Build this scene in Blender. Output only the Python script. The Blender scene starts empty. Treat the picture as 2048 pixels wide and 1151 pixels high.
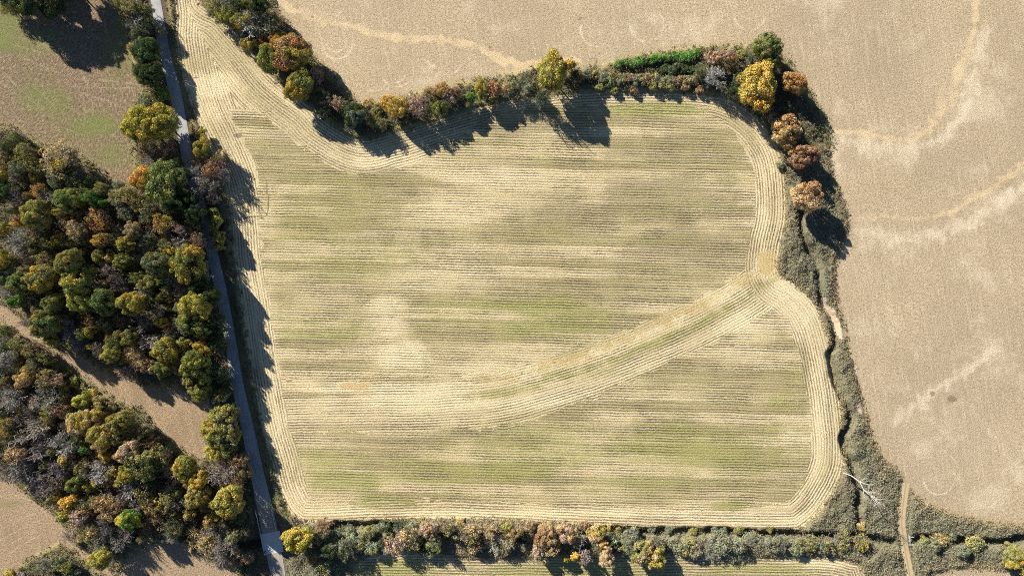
import bpy, math, random
import numpy as np
from mathutils import Vector, Matrix
random.seed(7); RNG = np.random.default_rng(7)
SC = bpy.context.scene
COL = SC.collection
# ------------------------------------------------------------------ camera
M = 0.2            # metres of ground per photograph pixel (2048 wide)
CAMH = 293.0
cd = bpy.data.cameras.new('camera'); cam = bpy.data.objects.new('camera', cd); COL.objects.link(cam)
cam.location = (0, 0, CAMH); cam.rotation_euler = (0, 0, 0)
cd.sensor_width = 36.0; cd.lens = 36.0*CAMH/(2048*M); cd.clip_end = 6000
SC.camera = cam
# ------------------------------------------------------------------ sky, sun, exposure
SUN_EL = math.radians(28.0)
SDX, SDY = 0.68, -0.733             # direction in which shadows fall on the ground
w = bpy.data.worlds.new('World'); SC.world = w; w.use_nodes = True
nt = w.node_tree; nt.nodes.clear()
sky = nt.nodes.new('ShaderNodeTexSky'); sky.sky_type = 'NISHITA'; sky.sun_disc = False
sky.air_density = .75; sky.dust_density = .2; sky.ozone_density = 4.0; sky.sun_elevation = SUN_EL; sky.sun_rotation = math.atan2(-SDX, -SDY)
bg = nt.nodes.new('ShaderNodeBackground'); bg.inputs['Strength'].default_value = 0.056
out = nt.nodes.new('ShaderNodeOutputWorld')
nt.links.new(sky.outputs[0], bg.inputs[0]); nt.links.new(bg.outputs[0], out.inputs[0])
ld = bpy.data.lights.new('sun', 'SUN'); ld.energy = 5.0; ld.angle = math.radians(0.5); ld.color = (1.0, 0.93, 0.82)
sun = bpy.data.objects.new('sun', ld); COL.objects.link(sun)
dv = Vector((SDX*math.cos(SUN_EL), SDY*math.cos(SUN_EL), -math.sin(SUN_EL)))
sun.rotation_euler = dv.to_track_quat('-Z', 'Y').to_euler(); sun.location = (-200, 200, 200)
SC.view_settings.view_transform = 'Standard'; SC.view_settings.look = 'None'
SC.view_settings.exposure = 1.2; SC.view_settings.gamma = 1.0
SC.render.engine = 'CYCLES'
SC.cycles.filter_width = 1.0; SC.cycles.use_denoising = False
SC.cycles.max_bounces = 4; SC.cycles.diffuse_bounces = 2; SC.cycles.transmission_bounces = 2

# ------------------------------------------------------------------ helpers
def PX(x, y): return ((x-1024.0)*M, (575.5-y)*M)
def P(pts):   return np.array([PX(*p[:2]) for p in pts], float)
def spline(pts, n=6, closed=False):
    p = np.array(pts, float); N = len(p); o = []
    rng = range(N) if closed else range(N-1)
    for i in rng:
        if closed: a, b, c, d = p[(i-1) % N], p[i], p[(i+1) % N], p[(i+2) % N]
        else: a, b, c, d = p[max(i-1, 0)], p[i], p[i+1], p[min(i+2, N-1)]
        for k in range(n):
            t = k/n
            o.append(0.5*((2*b)+(-a+c)*t+(2*a-5*b+4*c-d)*t*t+(-a+3*b-3*c+d)*t**3))
    if not closed: o.append(p[-1])
    return np.array(o)
def segdist(X, Y, pl, closed=False, signed=False):
    """distance to polyline; signed: sign by side of the nearest segment; also inside test when closed"""
    best = np.full(X.shape, 1e9, np.float64); sgn = np.ones(X.shape); ins = np.zeros(X.shape, bool)
    n = len(pl); m = n if closed else n-1
    for i in range(m):
        ax, ay = pl[i]; bx, by = pl[(i+1) % n]
        dx, dy = bx-ax, by-ay; L2 = dx*dx+dy*dy+1e-12
        t = np.clip(((X-ax)*dx+(Y-ay)*dy)/L2, 0, 1)
        ex = X-ax-t*dx; ey = Y-ay-t*dy; d = ex*ex+ey*ey
        k = d < best
        best[k] = d[k]
        if signed: sgn[k] = np.sign(dx*(Y-ay)-dy*(X-ax))[k]
        if closed:
            c = ((ay > Y) != (by > Y))
            xi = ax+(Y-ay)*dx/(dy if abs(dy) > 1e-9 else 1e-9)
            ins ^= (c & (X < xi))
    d = np.sqrt(best)
    if closed: return np.where(ins, d, -d)
    return d*sgn if signed else d
def vnoise(X, Y, scale, seed=0):
    """value noise, numpy"""
    x = X/scale+seed*17.3+1000; y = Y/scale+seed*9.1+1000
    xi = np.floor(x).astype(np.int64); yi = np.floor(y).astype(np.int64)
    fx = x-xi; fy = y-yi; fx = fx*fx*(3-2*fx); fy = fy*fy*(3-2*fy)
    def h(a, b):
        v = (a*374761393+b*668265263+seed*974711) & 0x7fffffff
        v = ((v ^ (v >> 13))*1274126177) & 0x7fffffff
        return ((v ^ (v >> 16)) & 0xffff)/65535.0
    return (h(xi, yi)*(1-fx)+h(xi+1, yi)*fx)*(1-fy)+(h(xi, yi+1)*(1-fx)+h(xi+1, yi+1)*fx)*fy
def fbm(X, Y, s, seed=0, o=3):
    v = 0; a = 1; t = 0
    for i in range(o): v = v+a*vnoise(X, Y, s/2**i, seed+i*5); t += a; a *= .55
    return v/t
def sstep(a, b, x):
    t = np.clip((x-a)/(b-a), 0, 1); return t*t*(3-2*t)
def setp(o, label=None, cat=None, group=None, kind=None):
    if label: o['label'] = label
    if cat: o['category'] = cat
    if group: o['group'] = group
    if kind: o['kind'] = kind
    return o
def meshobj(name, V, F, mats, parent=None, link=True):
    me = bpy.data.meshes.new(name); me.from_pydata([tuple(v) for v in V], [], F); me.update()
    for m in (mats if isinstance(mats, list) else [mats]): me.materials.append(m)
    o = bpy.data.objects.new(name, me)
    if link: COL.objects.link(o)
    if parent is not None: o.parent = parent
    return o
def quadmesh(name, V, mat, tint=None):
    """V: (n,4,3) separate quads -> mesh, per-face tint stored on corners"""
    n = len(V); me = bpy.data.meshes.new(name)
    me.vertices.add(n*4); me.vertices.foreach_set('co', V.reshape(-1).astype(np.float32))
    me.loops.add(n*4); me.loops.foreach_set('vertex_index', np.arange(n*4, dtype=np.int32))
    me.polygons.add(n); me.polygons.foreach_set('loop_start', np.arange(0, n*4, 4, dtype=np.int32))
    me.update(calc_edges=True)
    if tint is not None:
        a = me.attributes.new('tint', 'FLOAT_VECTOR', 'FACE'); a.data.foreach_set('vector', tint.reshape(-1).astype(np.float32))
    me.materials.append(mat)
    return me
def boxes(bl):
    V = []; F = []
    for (x0, y0, z0, x1, y1, z1) in bl:
        b = len(V)
        V += [(x0, y0, z0), (x1, y0, z0), (x1, y1, z0), (x0, y1, z0), (x0, y0, z1), (x1, y0, z1), (x1, y1, z1), (x0, y1, z1)]
        F += [(b, b+3, b+2, b+1), (b+4, b+5, b+6, b+7), (b, b+1, b+5, b+4), (b+1, b+2, b+6, b+5), (b+2, b+3, b+7, b+6), (b+3, b, b+4, b+7)]
    return V, F
# ------------------------------------------------------------------ node helper
class NT:
    def __init__(s, name):
        s.m = bpy.data.materials.new(name); s.m.use_nodes = True; s.t = s.m.node_tree; s.t.nodes.clear()
        s.out = s.t.nodes.new('ShaderNodeOutputMaterial')
    def n(s, typ, **kw):
        nd = s.t.nodes.new(typ)
        for k, v in kw.items(): setattr(nd, k, v)
        return nd
    def put(s, sock, v):
        if isinstance(v, bpy.types.NodeSocket): s.t.links.new(v, sock)
        elif v is not None:
            if isinstance(v, (tuple, list)) and len(v) == 3 and sock.type == 'RGBA': v = (*v, 1)
            sock.default_value = v
    def math(s, op, a, b=None, c=None, clamp=False):
        nd = s.n('ShaderNodeMath', operation=op, use_clamp=clamp)
        for i, v in enumerate((a, b, c)):
            if v is not None: s.put(nd.inputs[i], v)
        return nd.outputs[0]
    def mix(s, f, a, b, mode='MIX'):
        nd = s.n('ShaderNodeMix', data_type='RGBA', blend_type=mode)
        s.put(nd.inputs[0], f); s.put(nd.inputs[6], a); s.put(nd.inputs[7], b); return nd.outputs[2]
    def attr(s, name, typ='GEOMETRY'):
        nd = s.n('ShaderNodeAttribute', attribute_name=name, attribute_type=typ); return nd
    def noise(s, vec, scale, detail=2, rough=.5, dist=0):
        nd = s.n('ShaderNodeTexNoise'); s.put(nd.inputs['Vector'], vec)
        nd.inputs['Scale'].default_value = scale; nd.inputs['Detail'].default_value = detail
        nd.inputs['Roughness'].default_value = rough; nd.inputs['Distortion'].default_value = dist
        return nd.outputs[0]
    def step(s, x, a, b):
        nd = s.n('ShaderNodeMapRange', interpolation_type='SMOOTHSTEP'); s.put(nd.inputs[0], x)
        s.put(nd.inputs[1], a); s.put(nd.inputs[2], b); nd.inputs[3].default_value = 0; nd.inputs[4].default_value = 1
        return nd.outputs[0]
    def xyz(s, x, y, z):
        nd = s.n('ShaderNodeCombineXYZ')
        for i, v in enumerate((x, y, z)): s.put(nd.inputs[i], v)
        return nd.outputs[0]
    def fin(s, colr, rough=.9, bump=None, dist=.1, spec=.15):
        b = s.n('ShaderNodeBsdfPrincipled'); s.put(b.inputs['Base Color'], colr)
        s.put(b.inputs['Roughness'], rough); b.inputs['Specular IOR Level'].default_value = spec
        if bump is not None:
            bn = s.n('ShaderNodeBump'); bn.inputs['Strength'].default_value = 1; bn.inputs['Distance'].default_value = dist
            s.put(bn.inputs['Height'], bump); s.t.links.new(bn.outputs[0], b.inputs['Normal'])
        s.t.links.new(b.outputs[0], s.out.inputs[0]); return s.m
def simple(name, c, rough=.8, var=.25, scale=2.0, bump=.02):
    t = NT(name); g = t.n('ShaderNodeNewGeometry'); n1 = t.noise(g.outputs['Position'], scale, 4, .6)
    d = tuple(v*(1-var) for v in c); l = tuple(min(1, v*(1+var)) for v in c)
    return t.fin(t.mix(n1, d, l), rough, n1, bump)
# ------------------------------------------------------------------ outlines in the landscape (photo pixels -> metres)
S_field = spline(P([(345,-60),(352,30),(352,80),(360,130),(368,165),(392,240),(425,310),(452,380),(462,450),(468,520),(484,620),(502,740),(522,850),(545,930),(562,990),(592,1036),(640,1044),(850,1037),(1030,1042),(1300,1056),(1560,1060),(1610,1050),(1655,1000),(1684,940),(1688,880),(1680,800),(1668,730),(1655,670),(1630,610),(1590,570),(1558,545),(1558,500),(1572,430),(1566,330),(1542,272),(1500,225),(1450,198),(1380,188),(1240,185),(1150,188),(1050,196),(960,215),(860,245),(780,268),(720,280),(650,243),(620,215),(575,180),(540,150),(510,112),(470,65),(440,32),(400,5),(392,-60)]), 5, True)
S_harv = spline(P([(500,-150),(545,0),(570,40),(615,100),(655,140),(690,178),(722,205),(765,205),(820,190),(900,170),(960,160),(1040,148),(1075,135),(1150,140),(1200,130),(1240,122),(1300,107),(1400,95),(1500,93),(1560,110),(1600,160),(1640,220),(1662,275),(1658,330),(1690,420),(1692,470),(1668,530),(1672,600),(1685,650),(1700,720),(1722,800),(1735,850),(1760,910),(1800,950),(1815,975),(1840,1000),(1880,1020),(1950,1040),(2048,1050),(2500,1060),(2500,-150)]), 4, True)
S_mead = spline(P([(-300,-100),(215,-100),(235,0),(252,60),(262,110),(272,150),(283,180),(275,200),(262,250),(266,300),(268,350),(262,372),(235,378),(205,350),(150,305),(90,290),(40,262),(0,250),(-300,180)]), 4, True)
S_strip = spline(P([(-120,540),(0,605),(60,650),(110,690),(150,705),(200,735),(260,758),(300,775),(350,775),(400,792),(420,805),(430,850),(425,895),(405,914),(370,905),(340,880),(310,855),(285,820),(240,800),(190,770),(150,740),(100,715),(60,690),(0,640),(-120,590)]), 4, True)
S_bl = spline(P([(-300,850),(0,955),(40,975),(70,1000),(110,1030),(130,1060),(150,1085),(250,1165),(235,1180),(135,1092),(110,1090),(70,1110),(40,1132),(0,1151),(-300,1250)]), 4, True)
S_bm = spline(P([(270,1105),(330,1080),(370,1090),(400,1110),(440,1130),(475,1151),(500,1300),(180,1300),(240,1140)]), 4, True)
S_bs = spline(P([(722,1118),(800,1101),(900,1108),(1000,1116),(1330,1108),(1500,1112),(1640,1112),(1700,1122),(1728,1145),(1745,1300),(680,1300),(700,1160)]), 4, True)
S_br = spline(P([(1845,1160),(1880,1141),(1940,1133),(1995,1139),(2035,1158),(2060,1300),(1820,1300)]), 4, True)
S_swath = spline(P([(1575,478),(1540,525),(1480,570),(1400,615),(1300,660),(1200,700),(1100,733),(1000,760),(900,769),(800,772),(560,775)]), 6)
S_road = P([(290,-90),(311,0),(328,100),(349,180),(363,250),(376,320),(397,400),(416,470),(430,530),(444,590),(462,690),(475,768),(496,860),(514,945),(531,1020),(544,1085),(557,1151),(574,1240)])
ROADW = [3.9,3.9,4.4,4.8,4.6,4.6,4.6,4.4,4.4,4.5,4.6,4.8,5.0,5.4,6.2,6.6,5.6,5.6]
S_track = spline(P([(1812,965),(1807,1000),(1803,1040),(1807,1080),(1812,1110),(1820,1151),(1832,1240)]), 4)
S_gully = spline(P([(1602,430),(1606,478),(1632,522),(1638,570),(1643,600),(1662,632),(1668,665),(1670,690),(1661,708),(1668,740),(1680,772),(1690,800),(1702,830),(1699,852),(1689,872),(1694,900),(1704,930),(1710,955),(1718,985),(1716,1010),(1718,1040),(1722,1062)]), 5)
S_ditch = spline(P([(240,1030),(330,1058),(430,1085),(500,1088),(545,1086),(600,1078),(660,1056),(720,1052),(800,1056),(860,1066),(1000,1075),(1180,1068),(1240,1063),(1320,1066),(1420,1066),(1560,1071),(1650,1072),(1722,1076),(1770,1085),(1808,1086),(1850,1076),(1900,1080),(1980,1084),(2048,1078),(2150,1070)]), 4)
# ------------------------------------------------------------------ terrain grid (one sheet to the horizon)
def axis(lo, hi, st):
    core = np.arange(lo, hi+st/2, st); d = st; a = []; x = core[-1]
    while x < hi+2600: d *= 1.32; x += d; a.append(x)
    a = np.array(a); return np.concatenate([(lo+hi)-a[::-1]-0.0, core, a])
ST = 0.5
gx = axis(-214, 214, ST); gy = axis(-125, 125, ST)
GX, GY = np.meshgrid(gx, gy); NX, NY = len(gx), len(gy)
def terr(X, Y, full=False):
    """ground height and helper fields"""
    dg = segdist(X, Y, S_gully); dd = segdist(X, Y, S_ditch)
    wob = (fbm(X, Y, 5, 3)-.5)*2.4
    z = -3.2*(1-sstep(.5, 2.6, dg+wob*.8)) - 0.0
    z = np.minimum(z, -3.2*(1-sstep(.6, 2.9, dd+wob*.8)))
    return z
def sdist_all(X, Y):
    r = {}
    r['crop'] = segdist(X, Y, S_field, True)
    r['harv'] = segdist(X, Y, S_harv, True)
    r['mead'] = segdist(X, Y, S_mead, True)
    r['strip'] = np.maximum(segdist(X, Y, S_strip, True), np.maximum(segdist(X, Y, S_bl, True), segdist(X, Y, S_bm, True)))
    r['south'] = np.maximum(segdist(X, Y, S_bs, True), segdist(X, Y, S_br, True)*0-50)
    r['br'] = segdist(X, Y, S_br, True)
    r['road'] = segdist(X, Y, S_road); r['track'] = segdist(X, Y, S_track)
    return r
SD = sdist_all(GX, GY)
SD['harv'] = np.maximum(SD['harv'], SD['br'])
Z = terr(GX, GY)
openf = np.maximum.reduce([SD['crop'], SD['harv'], SD['mead'], SD['strip'], SD['south']])
scrub = sstep(0.5, -1.5, openf)*sstep(4.0, 6.0, SD['road'])*sstep(2.0, 3.2, SD['track'])
lump = (fbm(GX, GY, 5.0, 11, 4)-.25)*2.6
core = (np.abs(GX) < 240) & (np.abs(GY) < 150)
Z = Z+np.where(core, scrub*np.clip(lump, 0, 2), 0)
keep = sstep(3.3, 4.6, SD['road'])
EMB = sstep(2.6, 3.4, SD['track'])
Zt = np.where(SD['track'] < 3.4, Z*EMB, Z)
Z = np.where(SD['road'] < 3.4, np.minimum(Z, -0.02), Zt)
Z += np.where(SD['crop'] > 0, 0, 0)
def gz(x, y):
    i = np.clip(np.searchsorted(gx, x)-1, 0, NX-2); j = np.clip(np.searchsorted(gy, y)-1, 0, NY-2)
    return Z[j, i]
# painted ground colours: patches of soil, straw, green growth (albedo only)
def blob(lst, X=GX, Y=GY):
    m = np.zeros(X.shape)
    k = 2.2
    for (x, y, rx, ry, v) in lst:
        cx, cy = PX(x, y); r = np.sqrt(((X-cx)/(rx*M))**2+((Y-cy)/(ry*M))**2)
        m = np.maximum(m, v*sstep(1.35, .25, r+(fbm(X, Y, 9, 31)-.5)*.9))
    return m
green = blob([(1080,612,150,22,1.0),(1090,650,120,34,.8),(640,440,130,60,.5),(620,660,90,50,.5),(660,940,90,50,.8),(690,960,110,26,1.2),(770,1004,80,20,.9),(1010,944,150,26,.9),(1310,217,130,16,1.2),(1235,222,40,12,.8),(600,478,60,8,.7),(860,484,80,9,.5),(680,662,90,24,.6),(1380,900,260,70,.75),(1100,900,300,60,.65),(850,950,260,50,.6),(1300,965,280,30,.5),(1565,800,40,26,.7),(1590,740,40,30,.5),(1455,1012,60,12,.9),(1190,690,120,22,.35),(1390,330,130,60,.3),(780,200,20,10,.2),(800,1140,120,30,1.2),(1150,1140,260,26,.9),(1500,1140,140,22,.9),(1130,745,130,14,.6),(1010,780,90,10,.5),(1650,650,14,40,.5),(1686,860,9,60,.8),(700,520,180,60,.55),(680,400,200,80,.5),(1000,470,160,40,.3),(1000,300,200,30,.35),(1200,640,60,30,.6),(900,620,120,40,.4),(1350,440,140,80,.3),
 (0,60,50,50,1.5),(50,80,90,40,.9),(90,205,80,40,1.0),(195,250,60,30,1.3),(240,110,34,80,.9),(225,310,50,40,.8),(40,20,50,30,.7),(60,150,60,30,.4),(160,240,80,40,.6),(20,1008,30,10,.8),(262,90,14,60,.5),(120,700,100,20,.5)])
dark = blob([(770,372,120,46,1),(740,440,120,60,.7),(1150,430,160,50,.8),(1320,400,170,70,1),(1370,490,130,50,1),(1350,300,160,46,.9),(850,480,70,40,.6),(560,300,60,60,.5),(1050,250,130,30,.9),(1000,882,120,16,.9),(800,880,160,16,.9),(1350,860,180,24,.7),(640,560,90,20,.5),(1150,600,120,40,.5),(1000,330,120,14,.4),(900,515,160,20,.4),(1480,760,90,80,.4),(1100,950,200,30,.3),(700,660,110,60,.4),(1200,960,260,40,.4),(760,290,60,20,.2),(1300,570,100,20,.4),
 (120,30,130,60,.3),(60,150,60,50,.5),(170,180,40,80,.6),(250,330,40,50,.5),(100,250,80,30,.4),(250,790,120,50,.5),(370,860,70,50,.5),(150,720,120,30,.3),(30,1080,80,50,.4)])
light = blob([(775,612,50,30,1),(780,655,46,38,1.0),(800,712,80,34,1.2),(740,665,30,40,.6),(900,425,160,34,.75),(960,350,170,24,.8),(860,560,160,40,.5),(1060,505,120,20,.5),(650,600,90,28,.4),(420,170,60,34,1.4),(375,60,34,60,.35),(430,220,50,40,.5),(470,330,40,60,.35),(540,360,40,20,.3),(860,802,190,18,.9),(980,735,130,20,.6),(1500,655,70,40,.8),(1600,610,60,60,.9),(1635,820,22,160,.7),(1480,700,60,24,.6),(1590,880,40,40,.7),(1060,1026,320,9,1.2),(680,1022,110,12,1),(1500,1040,140,14,.6),(600,985,30,50,.6),(540,700,22,200,.6),(545,860,26,90,.5),(530,440,50,24,.7),(800,320,130,26,.6),(1530,320,22,120,.5),(1520,420,18,60,.6),(1450,590,80,20,.5),(1560,555,30,16,1.2),(750,1112,100,8,.9),(1640,1125,70,12,.9),(1250,250,120,12,.3),(1400,1010,60,14,.5),(1140,800,160,20,.4),(760,778,220,7,.9),(820,768,240,5,.6),(500,600,20,140,.5),(590,1000,40,40,.7),
 (1930,850,120,60,.45),(1780,300,60,40,.4),(1900,930,120,50,.4),(1750,540,100,40,.3),(1700,330,30,60,.6),(1250,170,200,10,.3),(600,150,60,80,.35),(1900,120,60,120,.3),(1850,800,60,40,.4),(1800,1000,60,50,.35),(720,90,100,60,.3)])
# narrow light washes and wheel rings on the bare field
def line(pts, wd, v, X=GX, Y=GY, ns=1.0, sharp=.35, sm=True, soft=False):
    pl = spline(P(pts), 4) if sm else P(pts)
    x0, y0 = pl.min(0)-8; x1, y1 = pl.max(0)+8
    m = np.zeros(X.shape)
    jj = np.where((gy > y0) & (gy < y1))[0]; ii = np.where((gx > x0) & (gx < x1))[0]
    if len(jj) == 0 or len(ii) == 0: return m
    s = (slice(jj[0], jj[-1]+1), slice(ii[0], ii[-1]+1))
    xs, ys = X[s], Y[s]
    d = segdist(xs, ys, pl)+(fbm(xs, ys, 2.5, 41, 3)-.5)*wd*M*ns*1.3
    if soft:
        m[s] = v*np.exp(-(d/(wd*M*.62))**2)*(.7+.3*sstep(.3, .6, fbm(xs, ys, 9, 43))); return m
    br = .45+.55*sstep(.3, .6, fbm(xs, ys, 6, 43))
    m[s] = v*br*sstep(wd*M*.5*(1+sharp), wd*M*.5*(1-sharp)-.1, d); return m
sand = np.zeros(GX.shape); wash = np.zeros(GX.shape)
for a in [([(520,-40),(560,0),(600,25),(640,42),(700,52),(760,70),(860,78),(920,85),(960,100),(1000,118),(1035,130),(1075,136)], 15, 1.2),
          ([(900,75),(960,95),(1010,118),(1040,132)], 12, 1.1), ([(600,18),(680,45),(760,72),(830,82)], 12, .9),
          ([(1010,128),(1060,126),(1110,118),(1160,122)], 10, 1), ([(1000,150),(1050,140),(1110,135)], 14, .8),
          ([(1385,1500),(1386,1501)], 3, 0)]:
    sand = np.maximum(sand, line(*a))
for a in [([(1665,275),(1720,284),(1780,296),(1830,298),(1885,275),(1925,225),(1950,150),(1970,60)], 17, .9),
          ([(1700,455),(1760,470),(1830,474),(1900,458),(1970,425),(2060,360)], 16, 1.0),
          ([(1800,830),(1845,798),(1900,760),(1950,728),(1985,700)], 13, .9), ([(1790,840),(1815,815),(1850,815)], 12, .8),
          ([(1925,800),(1960,840),(1985,870),(2020,920),(2040,960)], 8, .5), ([(1740,535),(1748,580),(1750,640)], 5, .5),
          ([(1775,560),(1778,620)], 4, .5), ([(1655,285),(1672,330),(1668,380)], 10, .8),
          ([(1700,700),(1712,735),(1730,770)], 3, .6), ([(1590,60),(1610,110),(1640,150)], 6, .4), ([(1650,100),(1665,170),(1680,230)], 5, .4),
          ([(600,90),(620,120),(650,150),(690,170)], 9, .6), ([(560,40),(600,90)], 9, .6), ([(740,180),(780,178)], 4, .6),
          ([(1740,620),(1760,670),(1770,690)], 4, .5), ([(1830,740),(1840,700)], 18, .4)]:
    wash = np.maximum(wash, line(a[0], a[1]*1.55, a[2]*.9, ns=1.0, soft=True))
for a in [([(1652,262),(1720,266),(1790,278),(1840,272),(1875,240)], 9, .8), ([(1840,270),(1880,235),(1905,180),(1930,120)], 16, .8), ([(1905,180),(1930,120),(1948,60),(1956,-30)], 9, .7), ([(1868,240),(1882,190),(1895,150)], 7, .6),
          ([(1690,440),(1760,433),(1850,437),(1930,410)], 9, .65), ([(1900,425),(1990,372),(2048,330),(2120,280)], 13, .7)]:
    sand = np.maximum(sand, line(a[0], a[1]*1.25, a[2]*1.25, ns=1.2, soft=True))
for a_ in ([(0,112),(50,118),(100,140),(150,158),(220,162),(282,170)], [(0,228),(50,262),(100,262),(150,228)], [(40,240),(110,275),(170,310),(235,352)], [(20,225),(90,275),(150,300),(200,340)], [(140,150),(165,200),(170,245)], [(160,140),(182,190),(186,230)], [(0,162),(30,190),(62,215)], [(10,148),(50,188),(90,225)], [(20,135),(70,175),(110,215)], [(140,172),(200,176),(270,176)], [(150,182),(210,200),(262,222)], [(205,20),(215,70),(240,120)], [(175,60),(220,95),(250,120)], [(0,50),(60,62),(110,80)], [(0,66),(55,80),(110,96)], [(0,82),(50,96),(100,112)],
           [(0,985),(60,1000),(110,1045)], [(0,1120),(50,1085),(90,1065)], [(0,1100),(50,1070),(90,1052)], [(0,1080),(45,1055),(80,1040)], [(0,1060),(40,1038),(70,1025)], [(150,1090),(190,1120),(225,1151)], [(400,900),(415,880),(425,860)], [(385,905),(402,885),(412,860)], [(370,895),(385,875),(396,850)]):
    wash = np.maximum(wash, line(a_, 3.4, .8, ns=.6, sharp=.7))
def ring(cx, cy, r, a0, a1, v=.9, wd=2.6):
    pts = [(cx+r*math.cos(math.radians(a)), cy+r*math.sin(math.radians(a))*1.02) for a in np.arange(a0, a1+1, 8)]
    return line(pts, wd*1.35, v*1.15, ns=.5, sharp=.6)
for a in [(675,87,30,-40,190),(672,84,20,-30,170,.6),(676,80,40,100,190,.5),(794,140,33,-40,165),(790,143,22,20,200,.7),(788,135,12,0,180,.5),(895,118,30,-10,130,.8),(888,112,38,40,200,.5),(868,120,12,90,200,.9,5),
          (1090,77,28,-10,170,.7),(1092,76,14,-90,90,.5),(1194,60,32,-30,200,.8),(1194,60,10,-90,60,.5),(1294,50,33,-40,170,.8),(1270,55,10,60,200,.7,4),(1397,37,28,-40,140,.7),(1500,27,32,-30,180,.8),(1497,20,18,0,180,.6),(1494,12,7,-180,180,.5),
          (1878,956,31,35,190,.9),(1875,948,44,-60,0,.6),(1895,956,16,-60,90,.6),(1974,995,19,20,150,.7),(1085,80,38,20,150,.4),(540,120,0.1,0,10,0)]:
    wash = np.maximum(wash, ring(*a))
# swath, headland: bare yellowish soil strip
dsw = segdist(GX, GY, S_swath, signed=True)          # + on the upper side or lower side, tested below
tx, ty = PX(1200, 760)
if segdist(np.array([tx]), np.array([ty]), S_swath, signed=True)[0] < 0: dsw = -dsw     # positive = below the swath line
xw = GX/M+1024
bare = .75*sstep(4.2, 1.0, np.abs(dsw+.3+(fbm(GX, GY, 5, 51)-.5)*2.5))*sstep(0, 3, SD['crop'])*(.35+.65*sstep(850, 1100, xw))
bare = np.maximum(bare, blob([(1535,530,30,34,1.1),(1480,565,40,20,.7),(1415,608,50,16,.7),(710,772,40,10,1.1),(1340,645,60,14,.5),(730,755,24,14,.5),(820,312,40,14,.3),(745,300,30,14,.4)]))
bare = np.maximum(bare, line([(540,420),(500,433)], 8, .6))
rill = np.maximum.reduce([line([(536,348),(533,375),(537,402),(534,428),(526,435)], 2.6, 1.2, ns=.4, sharp=.5), line([(526,435),(500,433),(482,440),(466,446)], 2.6, 1.2, ns=.4, sharp=.5),
                    line([(1178,118),(1196,116),(1200,100)], 3, 1), line([(1188,135),(1196,115)], 6, 1), line([(1155,42),(1166,34)], 3, 1)])
spots = blob([(1905,798,12,9,1.3),(1865,786,5,5,1.5),(1464,690,10,4,1.3),(476,271,9,5,1.2),(392,155,7,3,1.2),(625,34,5,4,1),(980,95,5,3,1)])
for k in range(26):
    x = 850+k*16+random.uniform(-5, 5); cx = 768-max(0, x-980)*.32+random.uniform(-5, 4)
    spots = np.maximum(spots, blob([(x, cx, random.uniform(2, 5), random.uniform(1.5, 3), 1)])) if k % 2 == 0 else spots
# ------------------------------------------------------------------ ground material (fields, floor)
t = NT('soil_and_crop_rows')
geo = t.n('ShaderNodeNewGeometry'); pos = geo.outputs['Position']
sx = t.n('ShaderNodeSeparateXYZ'); t.put(sx.inputs[0], pos); X_, Y_ = sx.outputs[0], sx.outputs[1]
flat = t.xyz(X_, Y_, 0.0)
A = {k: t.attr('m_'+k).outputs['Fac'] for k in ('crop', 'harv', 'mead', 'strip', 'south', 'dsw', 'green', 'dark', 'light', 'sand', 'wash', 'bare', 'rill', 'spots')}
n_edge = t.noise(flat, .9, 3, .6); n_edge = t.math('MULTIPLY', t.math('SUBTRACT', n_edge, .5), 3.0)
def mask(k, e=.35):
    return t.step(t.math('ADD', A[k], n_edge), -e, e)
n_big = t.noise(flat, .03, 3, .6); n_mid = t.noise(flat, .25, 3, .6); n_fine = t.noise(flat, 1.6, 3, .7); n_grain = t.noise(flat, 3.2, 2, .6)
SP = 1.09
def rows(v, sp, seed):
    wob = t.math('MULTIPLY', t.math('ADD', t.math('SUBTRACT', t.noise(flat, .05, 1), .5), t.math('MULTIPLY', t.math('SUBTRACT', t.noise(flat, .35, 2), .5), .45)), .9)
    q = t.math('DIVIDE', t.math('ADD', v, wob), sp)
    idx = t.math('FLOOR', q); fr = t.math('SUBTRACT', q, idx)
    s = t.math('ABSOLUTE', t.math('SUBTRACT', fr, .5))       # 0 in the middle of the ridge, .5 in the furrow
    s = t.step(s, .05, .46)
    per = t.noise(t.xyz(t.math('MULTIPLY', X_, .035), t.math('MULTIPLY', Y_, .035), t.math('MULTIPLY', idx, seed)), 1.0, 3, .6)
    per4 = t.noise(t.xyz(t.math('MULTIPLY', X_, .012), t.math('MULTIPLY', Y_, .012), t.math('MULTIPLY', t.math('FLOOR', t.math('DIVIDE', q, 4.0)), 3.7)), 1.0, 1, .5)
    tick = t.noise(t.xyz(X_, Y_, t.math('MULTIPLY', idx, 5.1)), 1.3, 2, .6)
    amp = t.noise(t.xyz(t.math('MULTIPLY', X_, .03), t.math('MULTIPLY', Y_, .03), t.math('MULTIPLY', idx, seed*1.7)), 1.0, 2, .6)
    s = t.math('MULTIPLY', s, t.math('ADD', .3, t.math('MULTIPLY', t.step(amp, .32, .62), .8)))
    return s, per, per4, tick
v0 = t.math('ADD', Y_, t.math('MULTIPLY', X_, .024))
s0 = rows(v0, SP, 7.31); s1 = rows(A['crop'], SP*1.02, 5.17); s2 = rows(A['dsw'], SP*1.0, 6.1)
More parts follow.
